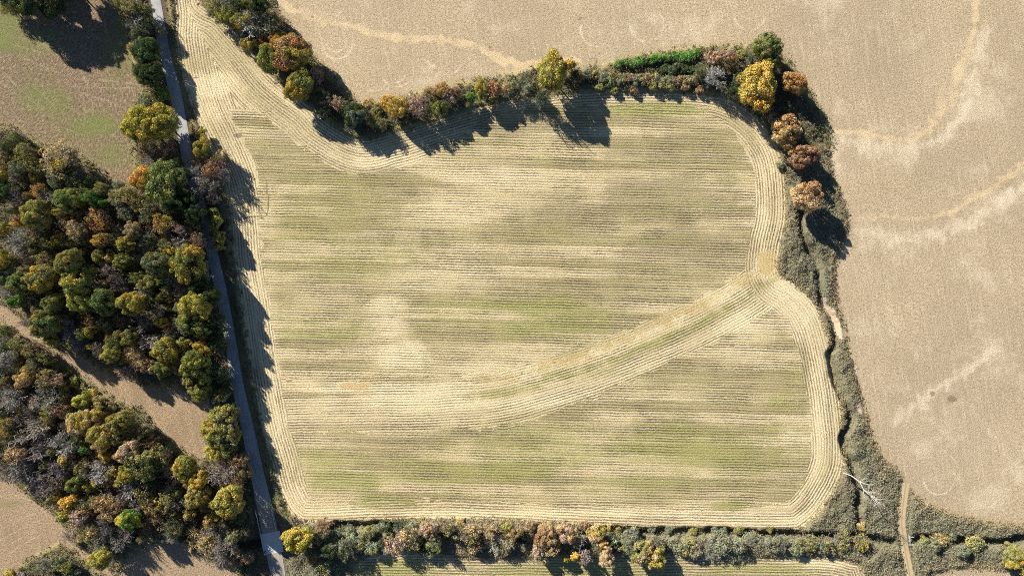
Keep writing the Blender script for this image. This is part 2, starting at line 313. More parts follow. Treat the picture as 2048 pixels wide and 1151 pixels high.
# headland wider on the left and the right, narrow under the wood edge; swath band below its line
hw = t.math('ADD', 11.3, t.math('MULTIPLY', t.step(X_, 20, 60), 1.2))
hw = t.math('ADD', hw, t.math('MULTIPLY', t.math('MULTIPLY', t.step(X_, -25, -40), t.step(Y_, 35, 45)), 2.4))
hw = t.math('ADD', hw, t.math('MULTIPLY', t.math('MULTIPLY', t.step(X_, -97, -98), t.step(Y_, 71.3, 71.5)), 40.0))
hw = t.math('SUBTRACT', hw, t.math('MULTIPLY', t.math('MULTIPLY', t.step(X_, -30, -5), t.step(X_, 95, 75)), t.math('MULTIPLY', t.step(Y_, 40, 60), 6.5)))
hw = t.math('SUBTRACT', hw, t.math('MULTIPLY', t.math('MULTIPLY', t.step(X_, -90, -60), t.step(X_, 115, 95)), t.math('MULTIPLY', t.step(Y_, -70, -80), 4.0)))
rag = t.math('MULTIPLY', t.math('SUBTRACT', t.noise(flat, .13, 5, .75), .5), 13.0)
dswn = t.math('ADD', A['dsw'], rag)
isw = t.math('MULTIPLY', t.step(dswn, -3.9, -3.5), t.step(t.math('SUBTRACT', dswn, t.math('MULTIPLY', t.step(X_, 70, 0), 3.2)), 15.2, 14.6))
isw = t.math('MULTIPLY', isw, t.step(X_, 111, 109))
ish = t.step(t.math('ADD', t.math('MULTIPLY', rag, .8), t.math('SUBTRACT', hw, A['crop'])), -.2, .2)
isg = t.math('MULTIPLY', t.step(X_, -93, -94.5), 1.0)
def pick(i):
    a = t.mix(isw, s0[i], s2[i]); return t.mix(ish, a, s1[i])
S, PER, PER4, TICK = [pick(i) for i in range(4)]
fade = t.noise(flat, .06, 4, .65)
S = t.math('MULTIPLY', S, t.math('ADD', .45, t.math('MULTIPLY', t.step(fade, .38, .6), .55)))
south = mask('south', .2)
s3 = rows(t.math('ADD', Y_, t.math('MULTIPLY', X_, .005)), SP*1.05, 4.4)
ss1 = rows(A['south'], SP, 3.4)
iss = t.math('MULTIPLY', t.step(X_, 112, 113), 1.0)
S = t.mix(south, S, t.mix(iss, s3[0], ss1[0]))
S = t.math('MULTIPLY', S, t.math('ADD', 1.05, t.math('MULTIPLY', ish, .35)), clamp=True)
straw = (.48, .39, .195); cream = (.64, .53, .32); soil = (.105, .083, .058); soilg = (.15, .15, .055); brown = (.25, .185, .10)
ridge = t.mix(t.step(PER, .30, .68), (.31, .255, .12), straw)
ridge = t.mix(t.step(PER4, .44, .58), t.mix(.5, ridge, (.27, .235, .115)), t.mix(.6, ridge, cream))
PER2 = t.noise(t.xyz(t.math('MULTIPLY', X_, .01), t.math('MULTIPLY', t.math('ADD', Y_, t.math('MULTIPLY', X_, .024)), .75), 2.0), 1.0, 3, .7)
strk = t.math('MULTIPLY', t.math('SUBTRACT', 1.0, t.math('MAXIMUM', ish, isw)), t.step(PER2, .54, .66))
ridge = t.mix(t.math('MULTIPLY', strk, .6), ridge, cream)
head = t.math('MAXIMUM', t.math('MULTIPLY', ish, .5), t.math('MULTIPLY', isw, .4))
head = t.math('ADD', head, t.math('MULTIPLY', t.math('MULTIPLY', t.step(A['dsw'], 8.0, 9.5), t.step(A['dsw'], 16.0, 14.0)), .3))
lightn = t.math('ADD', A['light'], t.math('ADD', head, t.math('MULTIPLY', t.math('SUBTRACT', n_big, .5), .9)))
lt = t.step(lightn, .0, 1.1)
dk = t.step(t.math('ADD', A['dark'], t.math('ADD', t.math('MULTIPLY', t.math('SUBTRACT', n_mid, .5), .7), t.math('ADD', t.math('MULTIPLY', t.math('SUBTRACT', PER, .5), 1.5), t.math('MULTIPLY', t.math('SUBTRACT', PER4, .5), 1.9)))), .25, 1.1)
gr = t.step(t.math('ADD', A['green'], t.math('ADD', t.math('MULTIPLY', t.math('SUBTRACT', n_mid, .5), .5), t.math('ADD', .12, t.math('MULTIPLY', t.math('SUBTRACT', PER, .5), 1.7)))), .2, 1.1)
ridge = t.mix(lt, ridge, cream)
ridge = t.mix(t.math('MULTIPLY', dk, .7), ridge, (.245, .205, .11))
gr = t.math('MAXIMUM', gr, t.math('MULTIPLY', t.math('MULTIPLY', t.step(A['dsw'], 3.0, 4.2), t.step(A['dsw'], 8.5, 6.0)), t.math('MULTIPLY', t.step(n_mid, .35, .6), t.step(X_, -40, 0))))
ridge = t.mix(t.math('MULTIPLY', gr, .75), ridge, (.28, .275, .085))
furrow = t.mix(t.math('MULTIPLY', gr, .8), soil, (.115, .125, .04))
furrow = t.mix(t.math('MULTIPLY', lt, .55), furrow, (.36, .28, .17))
bare_m = t.step(t.math('ADD', A['bare'], t.math('MULTIPLY', t.math('SUBTRACT', t.noise(flat, .8, 4, .7), .5), 2.2)), .25, .95)
S = t.math('MULTIPLY', S, t.math('SUBTRACT', 1.0, t.math('MULTIPLY', bare_m, .8)))
fur = t.math('MULTIPLY', S, t.math('ADD', .25, t.math('MULTIPLY', t.step(TICK, .32, .6), .85)))
fur = t.math('MULTIPLY', fur, t.math('SUBTRACT', 1.0, t.math('MULTIPLY', t.step(lightn, .9, 1.5), .65)))
cropc = t.mix(fur, ridge, furrow)
cropc = t.mix(t.step(n_grain, .55, .8), cropc, t.mix(.5, cropc, soil))
cropc = t.mix(t.step(n_grain, .42, .2), cropc, t.mix(.45, cropc, cream))
spk = t.noise(t.xyz(t.math('MULTIPLY', X_, .8), Y_, 5.0), 2.4, 2, .7)
cropc = t.mix(t.math('MULTIPLY', t.step(spk, .56, .7), .6), cropc, (.15, .12, .07))
cropc = t.mix(t.math('MULTIPLY', t.step(spk, .42, .3), .5), cropc, (.70, .60, .40))
yel = t.mix(t.math('MAXIMUM', t.step(t.noise(flat, .09, 4, .65), .42, .6), t.step(A['bare'], .72, .9)), t.mix(n_fine, (.52, .43, .25), (.70, .60, .38)), t.mix(n_fine, (.36, .265, .105), (.53, .40, .18)))
cropc = t.mix(t.math('MULTIPLY', bare_m, .8), cropc, yel)
cropc = t.mix(t.math('MULTIPLY', t.math('MULTIPLY', bare_m, t.step(t.noise(flat, 1.0, 3, .7), .58, .66)), .6), cropc, (.24, .19, .10))
cropc = t.mix(t.math('MULTIPLY', t.step(A['rill'], .3, .9), .8), cropc, (.13, .10, .06))
sp_m = t.math('MULTIPLY', t.step(t.math('ADD', A['spots'], t.math('SUBTRACT', n_fine, .5)), .4, .8), .75)
cropc = t.mix(sp_m, cropc, (.17, .13, .085))
# bare harvested field: fine clods, light sandy washes
clod = t.noise(flat, 1.1, 4, .75)
hf = t.mix(t.step(clod, .32, .66), (.285, .222, .142), (.50, .398, .255))
hf = t.mix(t.math('MULTIPLY', t.step(n_grain, .52, .68), .2), hf, (.22, .18, .13))
hf = t.mix(t.math('MULTIPLY', t.step(n_big, .35, .7), .4), hf, (.36, .28, .185))
hf = t.mix(t.math('MULTIPLY', A['light'], .3), hf, (.56, .46, .32))
tone = t.noise(flat, .016, 3, .6); hf = t.mix(t.math('MULTIPLY', t.step(tone, .42, .62), .35), hf, (.30, .235, .165))
hf = t.mix(t.math('MULTIPLY', t.step(t.noise(flat, .045, 5, .7), .5, .68), .45), hf, (.60, .51, .36))
hf = t.mix(t.math('MULTIPLY', t.step(t.noise(t.xyz(t.math('ADD', X_, 90.0), Y_, 0.0), .035, 4, .7), .48, .66), .3), hf, (.31, .25, .15))
till = t.noise(t.xyz(t.math('ADD', t.math('MULTIPLY', X_, .95), t.math('MULTIPLY', Y_, .16)), t.math('MULTIPLY', Y_, .035), 4.0), 1.0, 3, .7)
hf = t.mix(t.math('MULTIPLY', t.step(till, .54, .68), .28), hf, (.60, .50, .34)); hf = t.mix(t.math('MULTIPLY', t.step(till, .45, .32), .28), hf, (.27, .21, .135))
flk = t.noise(flat, .7, 4, .75); hf = t.mix(t.math('MULTIPLY', t.step(t.math('ADD', flk, t.math('MULTIPLY', t.math('SUBTRACT', n_big, .5), .4)), .6, .74), .6), hf, (.60, .51, .38))
dsp = t.noise(t.xyz(t.math('ADD', X_, t.math('MULTIPLY', Y_, .3)), t.math('MULTIPLY', t.math('SUBTRACT', Y_, t.math('MULTIPLY', X_, .3)), 1.6), 9.0), 1.15, 3, .7)
hf = t.mix(t.math('MULTIPLY', t.step(dsp, .58, .7), .4), hf, (.20, .155, .10))
faint = t.noise(t.xyz(t.math('MULTIPLY', t.math('ADD', X_, t.math('MULTIPLY', n_mid, 3.0)), .4), t.math('MULTIPLY', Y_, .1), 0.0), 1.0, 4, .7)
hf = t.mix(t.math('MULTIPLY', t.step(faint, .55, .75), .22), hf, (.52, .42, .29))
hf = t.mix(t.math('MULTIPLY', t.step(t.math('ADD', A['wash'], t.math('ADD', t.math('MULTIPLY', t.math('SUBTRACT', n_fine, .5), .7), t.math('MULTIPLY', t.math('SUBTRACT', faint, .5), 1.5))), .05, 1.3), .8), hf, (.64, .545, .39))
hf = t.mix(t.math('MULTIPLY', t.step(t.math('ADD', A['sand'], t.math('MULTIPLY', t.math('SUBTRACT', n_fine, .5), .9)), .15, .95), .8), hf, t.mix(n_mid, (.50, .37, .20), (.64, .51, .32)))
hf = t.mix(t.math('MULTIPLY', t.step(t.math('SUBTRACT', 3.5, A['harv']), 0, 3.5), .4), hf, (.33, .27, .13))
mline = t.step(t.math('ADD', A['wash'], t.math('MULTIPLY', t.math('SUBTRACT', n_fine, .5), .9)), .2, .7)
hf = t.mix(t.math('MULTIPLY', t.step(A['rill'], .3, .9), .7), hf, (.15, .11, .075)); hf = t.mix(sp_m, hf, (.19, .14, .09))
# meadow and the strips between the woods
mf = t.mix(t.step(clod, .3, .68), (.10, .072, .046), (.265, .19, .122))
stalk = t.noise(t.xyz(t.math('MULTIPLY', X_, 3.2), t.math('MULTIPLY', Y_, .5), 0.0), 1.0, 3, .6)
stalkb = t.noise(t.xyz(t.math('MULTIPLY', t.math('ADD', X_, Y_), .35), t.math('MULTIPLY', t.math('SUBTRACT', X_, Y_), 1.8), 3.0), 1.0, 3, .6)
sel = t.step(t.noise(flat, .02, 2), .47, .53)
stalk = t.math('ADD', t.math('MULTIPLY', stalk, sel), t.math('MULTIPLY', stalkb, t.math('SUBTRACT', 1.0, sel)))
mf = t.mix(t.math('MULTIPLY', t.step(stalk, .52, .64), .7), mf, (.42, .325, .22)); mf = t.mix(t.math('MULTIPLY', t.step(stalk, .46, .36), .5), mf, (.12, .09, .055))
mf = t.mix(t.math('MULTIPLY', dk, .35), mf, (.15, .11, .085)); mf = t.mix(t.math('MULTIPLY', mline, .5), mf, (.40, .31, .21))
mf = t.mix(t.math('MULTIPLY', t.step(t.math('ADD', A['green'], t.math('ADD', .1, t.math('ADD', t.math('MULTIPLY', t.math('SUBTRACT', n_big, .5), 1.6), t.math('MULTIPLY', t.math('SUBTRACT', clod, .5), 3.0)))), -.1, 1.7), .75), mf, t.mix(n_fine, (.10, .135, .035), (.21, .235, .08)))
mf = t.mix(t.math('MULTIPLY', t.step(t.math('SUBTRACT', 3.0, t.math('MAXIMUM', A['mead'], A['strip'])), 0, 3), .4), mf, (.24, .21, .09))
st = t.mix(t.step(n_fine, .28, .72), (.19, .135, .085), (.42, .31, .195))
stalk2 = t.noise(t.xyz(t.math('MULTIPLY', t.math('ADD', X_, Y_), .45), t.math('MULTIPLY', t.math('SUBTRACT', X_, Y_), 2.2), 0.0), 1.0, 2, .6)
st = t.mix(t.math('MULTIPLY', t.step(stalk2, .52, .72), .4), st, (.47, .37, .24)); st = t.mix(t.math('MULTIPLY', dk, .5), st, (.20, .145, .09)); st = t.mix(t.math('MULTIPLY', mline, .5), st, (.48, .37, .24))
st = t.mix(t.math('MULTIPLY', t.step(t.math('ADD', A['green'], t.math('SUBTRACT', n_fine, .5)), .2, 1), .6), st, (.19, .19, .07))
# floor of woods and scrub
openmax = t.math('MAXIMUM', t.math('MAXIMUM', A['crop'], A['harv']), t.math('MAXIMUM', A['mead'], A['strip']))
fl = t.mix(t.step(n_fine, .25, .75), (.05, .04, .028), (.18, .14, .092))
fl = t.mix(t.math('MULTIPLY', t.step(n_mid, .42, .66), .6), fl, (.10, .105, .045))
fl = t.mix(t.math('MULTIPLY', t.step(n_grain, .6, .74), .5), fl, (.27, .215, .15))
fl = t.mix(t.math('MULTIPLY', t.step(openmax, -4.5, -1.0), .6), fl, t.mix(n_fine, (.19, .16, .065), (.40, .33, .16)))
ero0 = t.math('MULTIPLY', t.step(A['spots'], 1.9, 2.1), 1.0)
vz = t.math('MAXIMUM', t.math('MULTIPLY', t.step(X_, 104, 106), t.step(Y_, 56, 54)), t.math('MULTIPLY', t.step(Y_, -91, -92), t.step(X_, -93, -91)))
fl = t.mix(t.math('MULTIPLY', vz, .85), fl, t.mix(n_fine, (.11, .105, .065), (.22, .205, .135)))
fl = t.mix(t.step(A['sand'], 1.4, 1.6), fl, t.mix(n_fine, (.34, .24, .14), (.58, .49, .36)))
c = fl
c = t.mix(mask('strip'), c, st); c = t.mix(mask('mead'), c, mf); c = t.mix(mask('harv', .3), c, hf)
c = t.mix(t.math('MAXIMUM', mask('crop', .3), south), c, cropc)
inf = t.math('MAXIMUM', mask('crop', .3), south)
hgt = t.math('ADD', t.math('MULTIPLY', t.math('MULTIPLY', S, inf), -.16), t.math('ADD', t.math('MULTIPLY', n_fine, .25), t.math('MULTIPLY', n_grain, .16)))
m_ground = t.fin(c, .95, hgt, 1.0, .05)
# gully sand beds (marker in 'sand' above 1.5)
for pts in ([(1648,602),(1660,625),(1674,645),(1680,668)], [(1716,812),(1724,826)]):
    sand = np.maximum(sand, (line(pts, 15, 3, ns=.8) > .9)*2.0)
# ------------------------------------------------------------------ split the sheet into its zones
ATT = dict(crop=SD['crop'], harv=SD['harv'], mead=SD['mead'], strip=SD['strip'], south=SD['south'], dsw=dsw, green=green, dark=dark, light=light, sand=sand, wash=wash, bare=bare, rill=rill, spots=spots)
idx = (np.arange(NY-1)[:, None]*NX+np.arange(NX-1)[None, :])
quads = np.stack([idx, idx+1, idx+NX+1, idx+NX], -1).reshape(-1, 4)
cc = lambda a: ((a[:-1, :-1]+a[1:, 1:])*.5).reshape(-1)
zid = np.zeros(len(quads), int)
for k, nm in ((1, 'mead'), (2, 'strip'), (3, 'harv'), (4, 'south'), (5, 'crop')): zid[cc(SD[nm]) > 0] = k
verts = np.stack([GX, GY, Z], -1).reshape(-1, 3)
for k, nm in enumerate(('ground', 'meadow', 'stubble_strip', 'harvested_field', 'south_field', 'crop_field')):
    q = quads[zid == k]; u, inv = np.unique(q, return_inverse=True); inv = inv.reshape(-1)
    me = bpy.data.meshes.new(nm); me.vertices.add(len(u)); me.vertices.foreach_set('co', verts[u].reshape(-1).astype(np.float32))
    me.loops.add(len(inv)); me.loops.foreach_set('vertex_index', inv.astype(np.int32))
    me.polygons.add(len(q)); me.polygons.foreach_set('loop_start', np.arange(0, len(inv), 4, dtype=np.int32)); me.update(calc_edges=True)
    me.polygons.foreach_set('use_smooth', np.ones(len(q), bool))
    for an, arr in ATT.items():
        a = me.attributes.new('m_'+an, 'FLOAT', 'POINT'); a.data.foreach_set('value', arr.reshape(-1)[u].astype(np.float32))
    me.materials.append(m_ground); o = bpy.data.objects.new(nm, me); COL.objects.link(o); setp(o, kind='structure')
# ------------------------------------------------------------------ road
t = NT('worn_asphalt'); uv = t.attr('ruv'); sv = t.n('ShaderNodeSeparateXYZ'); t.put(sv.inputs[0], uv.outputs['Vector'])
g = t.n('ShaderNodeNewGeometry'); pp = g.outputs['Position']; across, along = sv.outputs[0], sv.outputs[1]
nf = t.noise(pp, 2.2, 4, .65); nb = t.noise(pp, .12, 3, .6)
base = t.mix(nf, (.25, .262, .268), (.39, .395, .39))
base = t.mix(t.math('MULTIPLY', t.step(t.math('ABSOLUTE', across), .8, .98), .6), base, t.mix(nb, (.20, .17, .12), (.40, .34, .24)))
crk = t.noise(t.xyz(t.math('MULTIPLY', along, .25), t.math('MULTIPLY', across, 3.0), 0.0), 1.0, 3, .6); base = t.mix(t.math('MULTIPLY', t.step(crk, .55, .6), .35), base, (.15, .15, .15)); base = t.mix(t.math('MULTIPLY', t.step(along, 222, 226), .8), base, (.27, .225, .17))
trk = t.step(t.math('ABSOLUTE', t.math('SUBTRACT', t.math('ABSOLUTE', across), .42)), .16, .04)
base = t.mix(t.math('MULTIPLY', trk, .35), base, (.36, .35, .33))
base = t.mix(t.math('MULTIPLY', t.step(nb, .5, .62), .25), base, (.12, .12, .12))
ln = t.step(t.math('ABSOLUTE', across), .035, .02)
ln = t.math('MULTIPLY', ln, t.step(nf, .62, .45)); base = t.mix(t.math('MULTIPLY', ln, .6), base, (.55, .42, .14))
el = t.step(t.math('ABSOLUTE', t.math('SUBTRACT', t.math('ABSOLUTE', across), .93)), .025, .012)
base = t.mix(t.math('MULTIPLY', t.math('MULTIPLY', el, t.step(along, 205, 210)), .5), base, (.6, .6, .58))
m_road = t.fin(base, .85, nf, .01, .3)
def ribbon(name, pl, hw, z, mat, th=.0, y0=None, y1=None):
    pl = np.array(pl); n = len(pl); V = []; F = []; U = []; L = 0
    for i in range(n):
        a = pl[max(i-1, 0)]; b = pl[min(i+1, n-1)]; d = (b-a)/np.linalg.norm(b-a); nn = np.array([-d[1], d[0]])
        if i: L += np.linalg.norm(pl[i]-pl[i-1])
        h = hw[i] if hasattr(hw, '__len__') else hw
        for j, f in enumerate((-1, -1, -.5, 0, .5, 1, 1)):
            p = pl[i]+nn*h*f; zz = z+(.04*(1-f*f)) if 0 < j < 6 else z-.3
            V.append((p[0], p[1], zz)); U.append((f, L, 0))
    for i in range(n-1):
        for j in range(6): F.append((i*7+j, (i+1)*7+j, (i+1)*7+j+1, i*7+j+1))
    o = meshobj(name, V, F, mat); a = o.data.attributes.new('ruv', 'FLOAT_VECTOR', 'POINT'); a.data.foreach_set('vector', np.array(U, np.float32).reshape(-1))
    bad = sum(1 for p in o.data.polygons if p.normal.z < -.1)
    if bad > len(F)/2: o.data.flip_normals()
    return o
rp = spline(S_road, 6); rw = np.interp(np.linspace(0, len(ROADW)-1, len(rp)), range(len(ROADW)), ROADW)
by0, by1 = PX(0, 1064)[1], PX(0, 1105)[1]
up = rp[rp[:, 1] > by0]; lo = rp[rp[:, 1] < by1]
def xat(y): return np.interp(-y, -rp[:, 1], rp[:, 0])
upl = np.vstack([up, [xat(by0), by0]]); lol = np.vstack([[xat(by1), by1], lo])
upw = list(rw[:len(up)]/2)+[3.3]; low = [3.3]+list(rw[-len(lo):]/2)
# one road object, interrupted only by the bridge deck
r1 = ribbon('road', upl, upw, .06, m_road); r2 = ribbon('road', lol, low, .06, m_road)
def join(a, b):
    na = len(a.data.vertices); V = [v.co[:] for v in a.data.vertices]+[v.co[:] for v in b.data.vertices]
    F = [tuple(p.vertices) for p in a.data.polygons]+[tuple(i+na for i in p.vertices) for p in b.data.polygons]
    U = [d.vector[:] for d in a.data.attributes['ruv'].data]; Lm = max(u[1] for u in U)+8
    U += [(d.vector[0], d.vector[1]+Lm, 0) for d in b.data.attributes['ruv'].data]
    o = meshobj('road', V, F, m_road); q = o.data.attributes.new('ruv', 'FLOAT_VECTOR', 'POINT'); q.data.foreach_set('vector', np.array(U, np.float32).reshape(-1))
    for z in (a, b): me = z.data; bpy.data.objects.remove(z); bpy.data.meshes.remove(me)
    return o
road = join(r1, r2); road.name = 'road'; setp(road, kind='structure')
# bridge deck over the ditch
m_conc = simple('pale_worn_concrete', (.50, .50, .47), .85, .3, 1.2); m_steel = simple('galvanised_steel', (.45, .47, .48), .5, .15, 3)
be = bpy.data.objects.new('road_bridge', None); COL.objects.link(be)
bcx, bcy = float(xat((by0+by1)/2)), (by0+by1)/2; be.location = (bcx, bcy, 0)
ang = math.atan2(float(xat(by1)-xat(by0)), by0-by1); be.rotation_euler = (0, 0, ang)
setp(be, 'pale concrete bridge deck carrying the paved road over the ditch', 'bridge')
hl = (by0-by1)/2-.02
meshobj('deck', *boxes([(-3.7, -hl-.1, -.55, -.006, hl+.1, .085), (.006, -hl-.1, -.55, 3.7, hl+.1, .088)]), m_conc, be)
for s in (-1, 1): meshobj('kerb', *boxes([(s*3.85-.14, -hl-.2, -.4, s*3.85+.14, hl+.2, .32)]), m_conc, be)
meshobj('abutment', *boxes([(-3.6, -hl-.5, -3.5, 3.6, -hl+.0, -.56)]), m_conc, be)
meshobj('abutment', *boxes([(-3.6, hl, -3.5, 3.6, hl+.5, -.56)]), m_conc, be)
def guardrail(x0y0, x1y1, label):
    a = np.array(PX(*x0y0)); b = np.array(PX(*x1y1)); L = np.linalg.norm(b-a)
    e = bpy.data.objects.new('guardrail', None); COL.objects.link(e); e.location = (a[0], a[1], 0); e.rotation_euler = (0, 0, math.atan2(b[1]-a[1], b[0]-a[0]))
    setp(e, label, 'guardrail', 'guardrails along the bridge approach')
    prof = [(-.04, .45), (.0, .48), (.06, .54), (.0, .60), (.06, .66), (.0, .72), (-.04, .75), (-.07, .6)]
    V = []; F = []; n = len(prof)
    for xx in (0, L):
        for (py, pz) in prof: V.append((xx, py*1.6, pz))
    for i in range(n): F.append((i, (i+1) % n, n+(i+1) % n, n+i))
    F.append(tuple(range(n))); F.append(tuple(range(2*n-1, n-1, -1)))
    meshobj('rail', V, F, m_steel, e)
    for k in range(int(L/2.5)+1):
        x = min(k*2.5+.1, L-.1); meshobj('post', *boxes([(x-.07, -.26, -.4, x+.07, -.12, .74)]), m_steel, e)
guardrail((512, 1020), (529, 1098), 'grey steel guardrail on the left side of the road before the bridge')
guardrail((544, 1017), (553, 1060), 'grey steel guardrail on the right side of the road before the bridge')
# farm track with grassy centre
t = NT('packed_track_dirt'); uv = t.attr('ruv'); sv = t.n('ShaderNodeSeparateXYZ'); t.put(sv.inputs[0], uv.outputs['Vector']); g = t.n('ShaderNodeNewGeometry')
nf = t.noise(g.outputs['Position'], 2.2, 3, .65); ab = t.math('ABSOLUTE', t.math('ADD', sv.outputs[0], t.math('MULTIPLY', t.math('SUBTRACT', nf, .5), .25)))
cdirt = t.mix(nf, (.34, .25, .14), (.52, .41, .26)); cdirt = t.mix(t.math('MULTIPLY', t.step(ab, .28, .12), .6), cdirt, (.22, .19, .09))
m_track = t.fin(cdirt, .95, nf, .04)
tr = ribbon('dirt_track', S_track, 1.55, .05, m_track); setp(tr, kind='structure')
# culvert under the track
cx_, cy_ = PX(1813, 1082); ce = bpy.data.objects.new('culvert', None); COL.objects.link(ce); ce.location = (cx_, cy_, 0)
setp(ce, 'small pale concrete culvert slab beside the dirt track crossing the ditch', 'culvert')
meshobj('headwall', *boxes([(.9, -1.6, -2.2, 1.45, 2.2, .22)]), m_conc, ce); meshobj('wing_wall', *boxes([(1.46, 1.6, -2.2, 3.0, 1.9, .1)]), m_conc, ce); meshobj('wing_wall', *boxes([(1.46, -1.5, -2.2, 3.0, -1.2, .1)]), m_conc, ce)
meshobj('pipe', *boxes([(-2.2, -.7, -2.1, .89, .7, -.9)]), m_conc, ce)
# ================================================================== PLANTS
LEAFK = 1.6
t = NT('foliage'); oi = t.n('ShaderNodeObjectInfo'); tc = t.n('ShaderNodeTexCoord'); c2 = t.attr('c2', 'OBJECT').outputs['Color']
tn = t.attr('tint'); sv = t.n('ShaderNodeSeparateXYZ'); t.put(sv.inputs[0], tn.outputs['Vector'])
off = t.n('ShaderNodeVectorMath', operation='ADD'); t.put(off.inputs[0], tc.outputs['Object']); t.put(off.inputs[1], t.xyz(t.math('MULTIPLY', oi.outputs['Random'], 40.0), 0.0, 0.0))
nn = t.noise(off.outputs[0], 1.1, 2, .5)
cl = t.mix(t.step(nn, .43, .57), oi.outputs['Color'], c2)
cl = t.mix(1.0, cl, t.xyz(sv.outputs[0], sv.outputs[1], sv.outputs[2]), 'MULTIPLY')
d = t.n('ShaderNodeBsdfDiffuse'); t.put(d.inputs[0], cl); tl = t.n('ShaderNodeBsdfTranslucent'); t.put(tl.inputs[0], cl)
mx = t.n('ShaderNodeMixShader'); mx.inputs[0].default_value = .22
t.t.links.new(d.outputs[0], mx.inputs[1]); t.t.links.new(tl.outputs[0], mx.inputs[2]); t.t.links.new(mx.outputs[0], t.out.inputs[0]); m_leaf = t.m
t = NT('ground_cover'); tn = t.attr('tint'); d = t.n('ShaderNodeBsdfDiffuse'); t.put(d.inputs[0], tn.outputs['Color']); t.t.links.new(d.outputs[0], t.out.inputs[0]); m_cover = t.m
t = NT('bark'); oi = t.n('ShaderNodeObjectInfo'); g = t.n('ShaderNodeNewGeometry'); nn = t.noise(g.outputs['Position'], 3, 2)
m_bark = t.fin(t.mix(nn, t.mix(.35, oi.outputs['Color'], (.05, .04, .03)), oi.outputs['Color']), .9, nn, .03)

def unit(v): return v/np.maximum(np.linalg.norm(v, axis=-1, keepdims=True), 1e-9)
def leafquads(pos, nrm, size, rng, jit=.9):
    n = len(pos); nr = unit(nrm+rng.normal(0, jit, (n, 3))*.45)
    a = unit(np.cross(nr, rng.normal(0, 1, (n, 3)))); b = np.cross(nr, a)
    s = size*rng.uniform(.6, 1.3, (n, 1)); s2 = s*rng.uniform(.6, 1.0, (n, 1))
    a = a*s*.5; b = b*s2*.5
    return np.stack([pos-a-b*.5, pos+a*.3-b, pos+a+b*.5, pos-a*.3+b], 1)
def crown_proto(seed, nl, lr, k, leaf, zlo=.3, fill=.85, flatk=1.0, gap=0.0, irr=1.0):
    rng = np.random.default_rng(seed); ph = rng.uniform(0, 6.28, 6); am = rng.uniform(.07, .19, 3)*irr
    Q = []; T = []; rr0 = random.Random(21)
    zc = (1+zlo)/2; hz = (1-zlo)/2
    for i in range(nl):
        u = rng.uniform(-.75, 1); th = rng.uniform(0, 6.2832); r = math.sqrt(max(0, 1-u*u))
        fac = 1+am[0]*math.sin(2*th+ph[0])+am[1]*math.sin(3*th+ph[1])+am[2]*math.sin(5*th+ph[2])
        rad = rng.uniform(.62, 1.0)**.6*(1-lr*.8) if rng.random() < fill else rng.uniform(.2, .6)
        cx, cy = math.cos(th)*r*rad*fac, math.sin(th)*r*rad*fac
        cz = zc+u*hz*rad*rng.uniform(.85, 1.05)
        L = lr*rng.uniform(.6, 1.25)
        kk = int(k*(L/lr)**2)
        dirs = unit(rng.normal(0, 1, (kk, 3)))
        outw = np.array([cx, cy, (cz-zc)/hz*.9+.35]); dirs = unit(dirs+outw*.55)
        rr = L*rng.uniform(.72, 1.05, (kk, 1))
        p = np.array([cx, cy, 0])+dirs*rr; p[:, 2] = cz+dirs[:, 2]*rr[:, 0]*hz*1.3*flatk
        if gap: sel = rng.random(kk) > gap; p = p[sel]; dirs = dirs[sel]
        nr = dirs.copy(); q = leafquads(p, nr, leaf, rng)
        Q.append(q); b = rng.uniform(.78, 1.22); hue = rng.normal(0, .07)
        tt = np.tile(np.array([b*(1+hue), b, b*(1-hue)]), (len(q), 1))*rng.uniform(.8, 1.2, (len(q), 1)); T.append(tt)
    return np.concatenate(Q), np.concatenate(T)
def tube(V, F, p, q, r0, r1, ns=4):
    r0 = max(r0, .0095); r1 = max(r1, .0075)
    d = unit((q-p)[None])[0]; a = np.cross(d, [.3, .5, .8]); a /= np.linalg.norm(a)+1e-9; b = np.cross(d, a); o = len(V)
    for (c, r) in ((p, r0), (q, r1)):
        for i in range(ns):
            t_ = 6.2832*i/ns; V.append(c+a*math.cos(t_)*r+b*math.sin(t_)*r)
    for i in range(ns): F.append((o+i, o+(i+1) % ns, o+ns+(i+1) % ns, o+ns+i))
def branch(V, F, rng, p, d, L, r, lev, maxlev, kids, tips=None, lift=.12):
    q = p
    segs = 3 if lev < 2 else 2
    for s in range(segs):
        d = unit((d+rng.normal(0, .13, 3)+np.array([0, 0, lift]))[None])[0]
        n = q+d*L/segs; tube(V, F, q, n, r*(1-.25*s), r*(1-.25*(s+1)), 5 if lev == 0 else (4 if lev < 2 else 3)); q = n
        if lev < maxlev and (s > 0 or lev > 0):
            for _ in range(kids if lev else kids+1):
                dd = unit((d+rng.normal(0, .62, 3))[None])[0]
                branch(V, F, rng, q, dd, L*rng.uniform(.5, .75), r*(1-.25*(s+1))*.62, lev+1, maxlev, kids, tips, lift)
    if tips is not None: tips.append((q, d))
def trunk_proto(seed, top=.62):
    rng = np.random.default_rng(seed); V = []; F = []
    p = np.array([0, 0, -.04]); r = .055
    for s in range(4):
        n = np.array([rng.normal(0, .015), rng.normal(0, .015), top*(s+1)/4]); tube(V, F, p, n, r, r*.8, 7); p = n; r *= .8
        if s > 0:
            for k in range(3):
                a = rng.uniform(0, 6.28); d = np.array([math.cos(a), math.sin(a), rng.uniform(.2, .6)])
                q = p+d*np.array([.35, .35, .28]); tube(V, F, p, q, r*.55, r*.3, 5); q2 = q+d*np.array([.3, .3, .2]); tube(V, F, q, q2, r*.3, r*.1, 4)
    return V, F
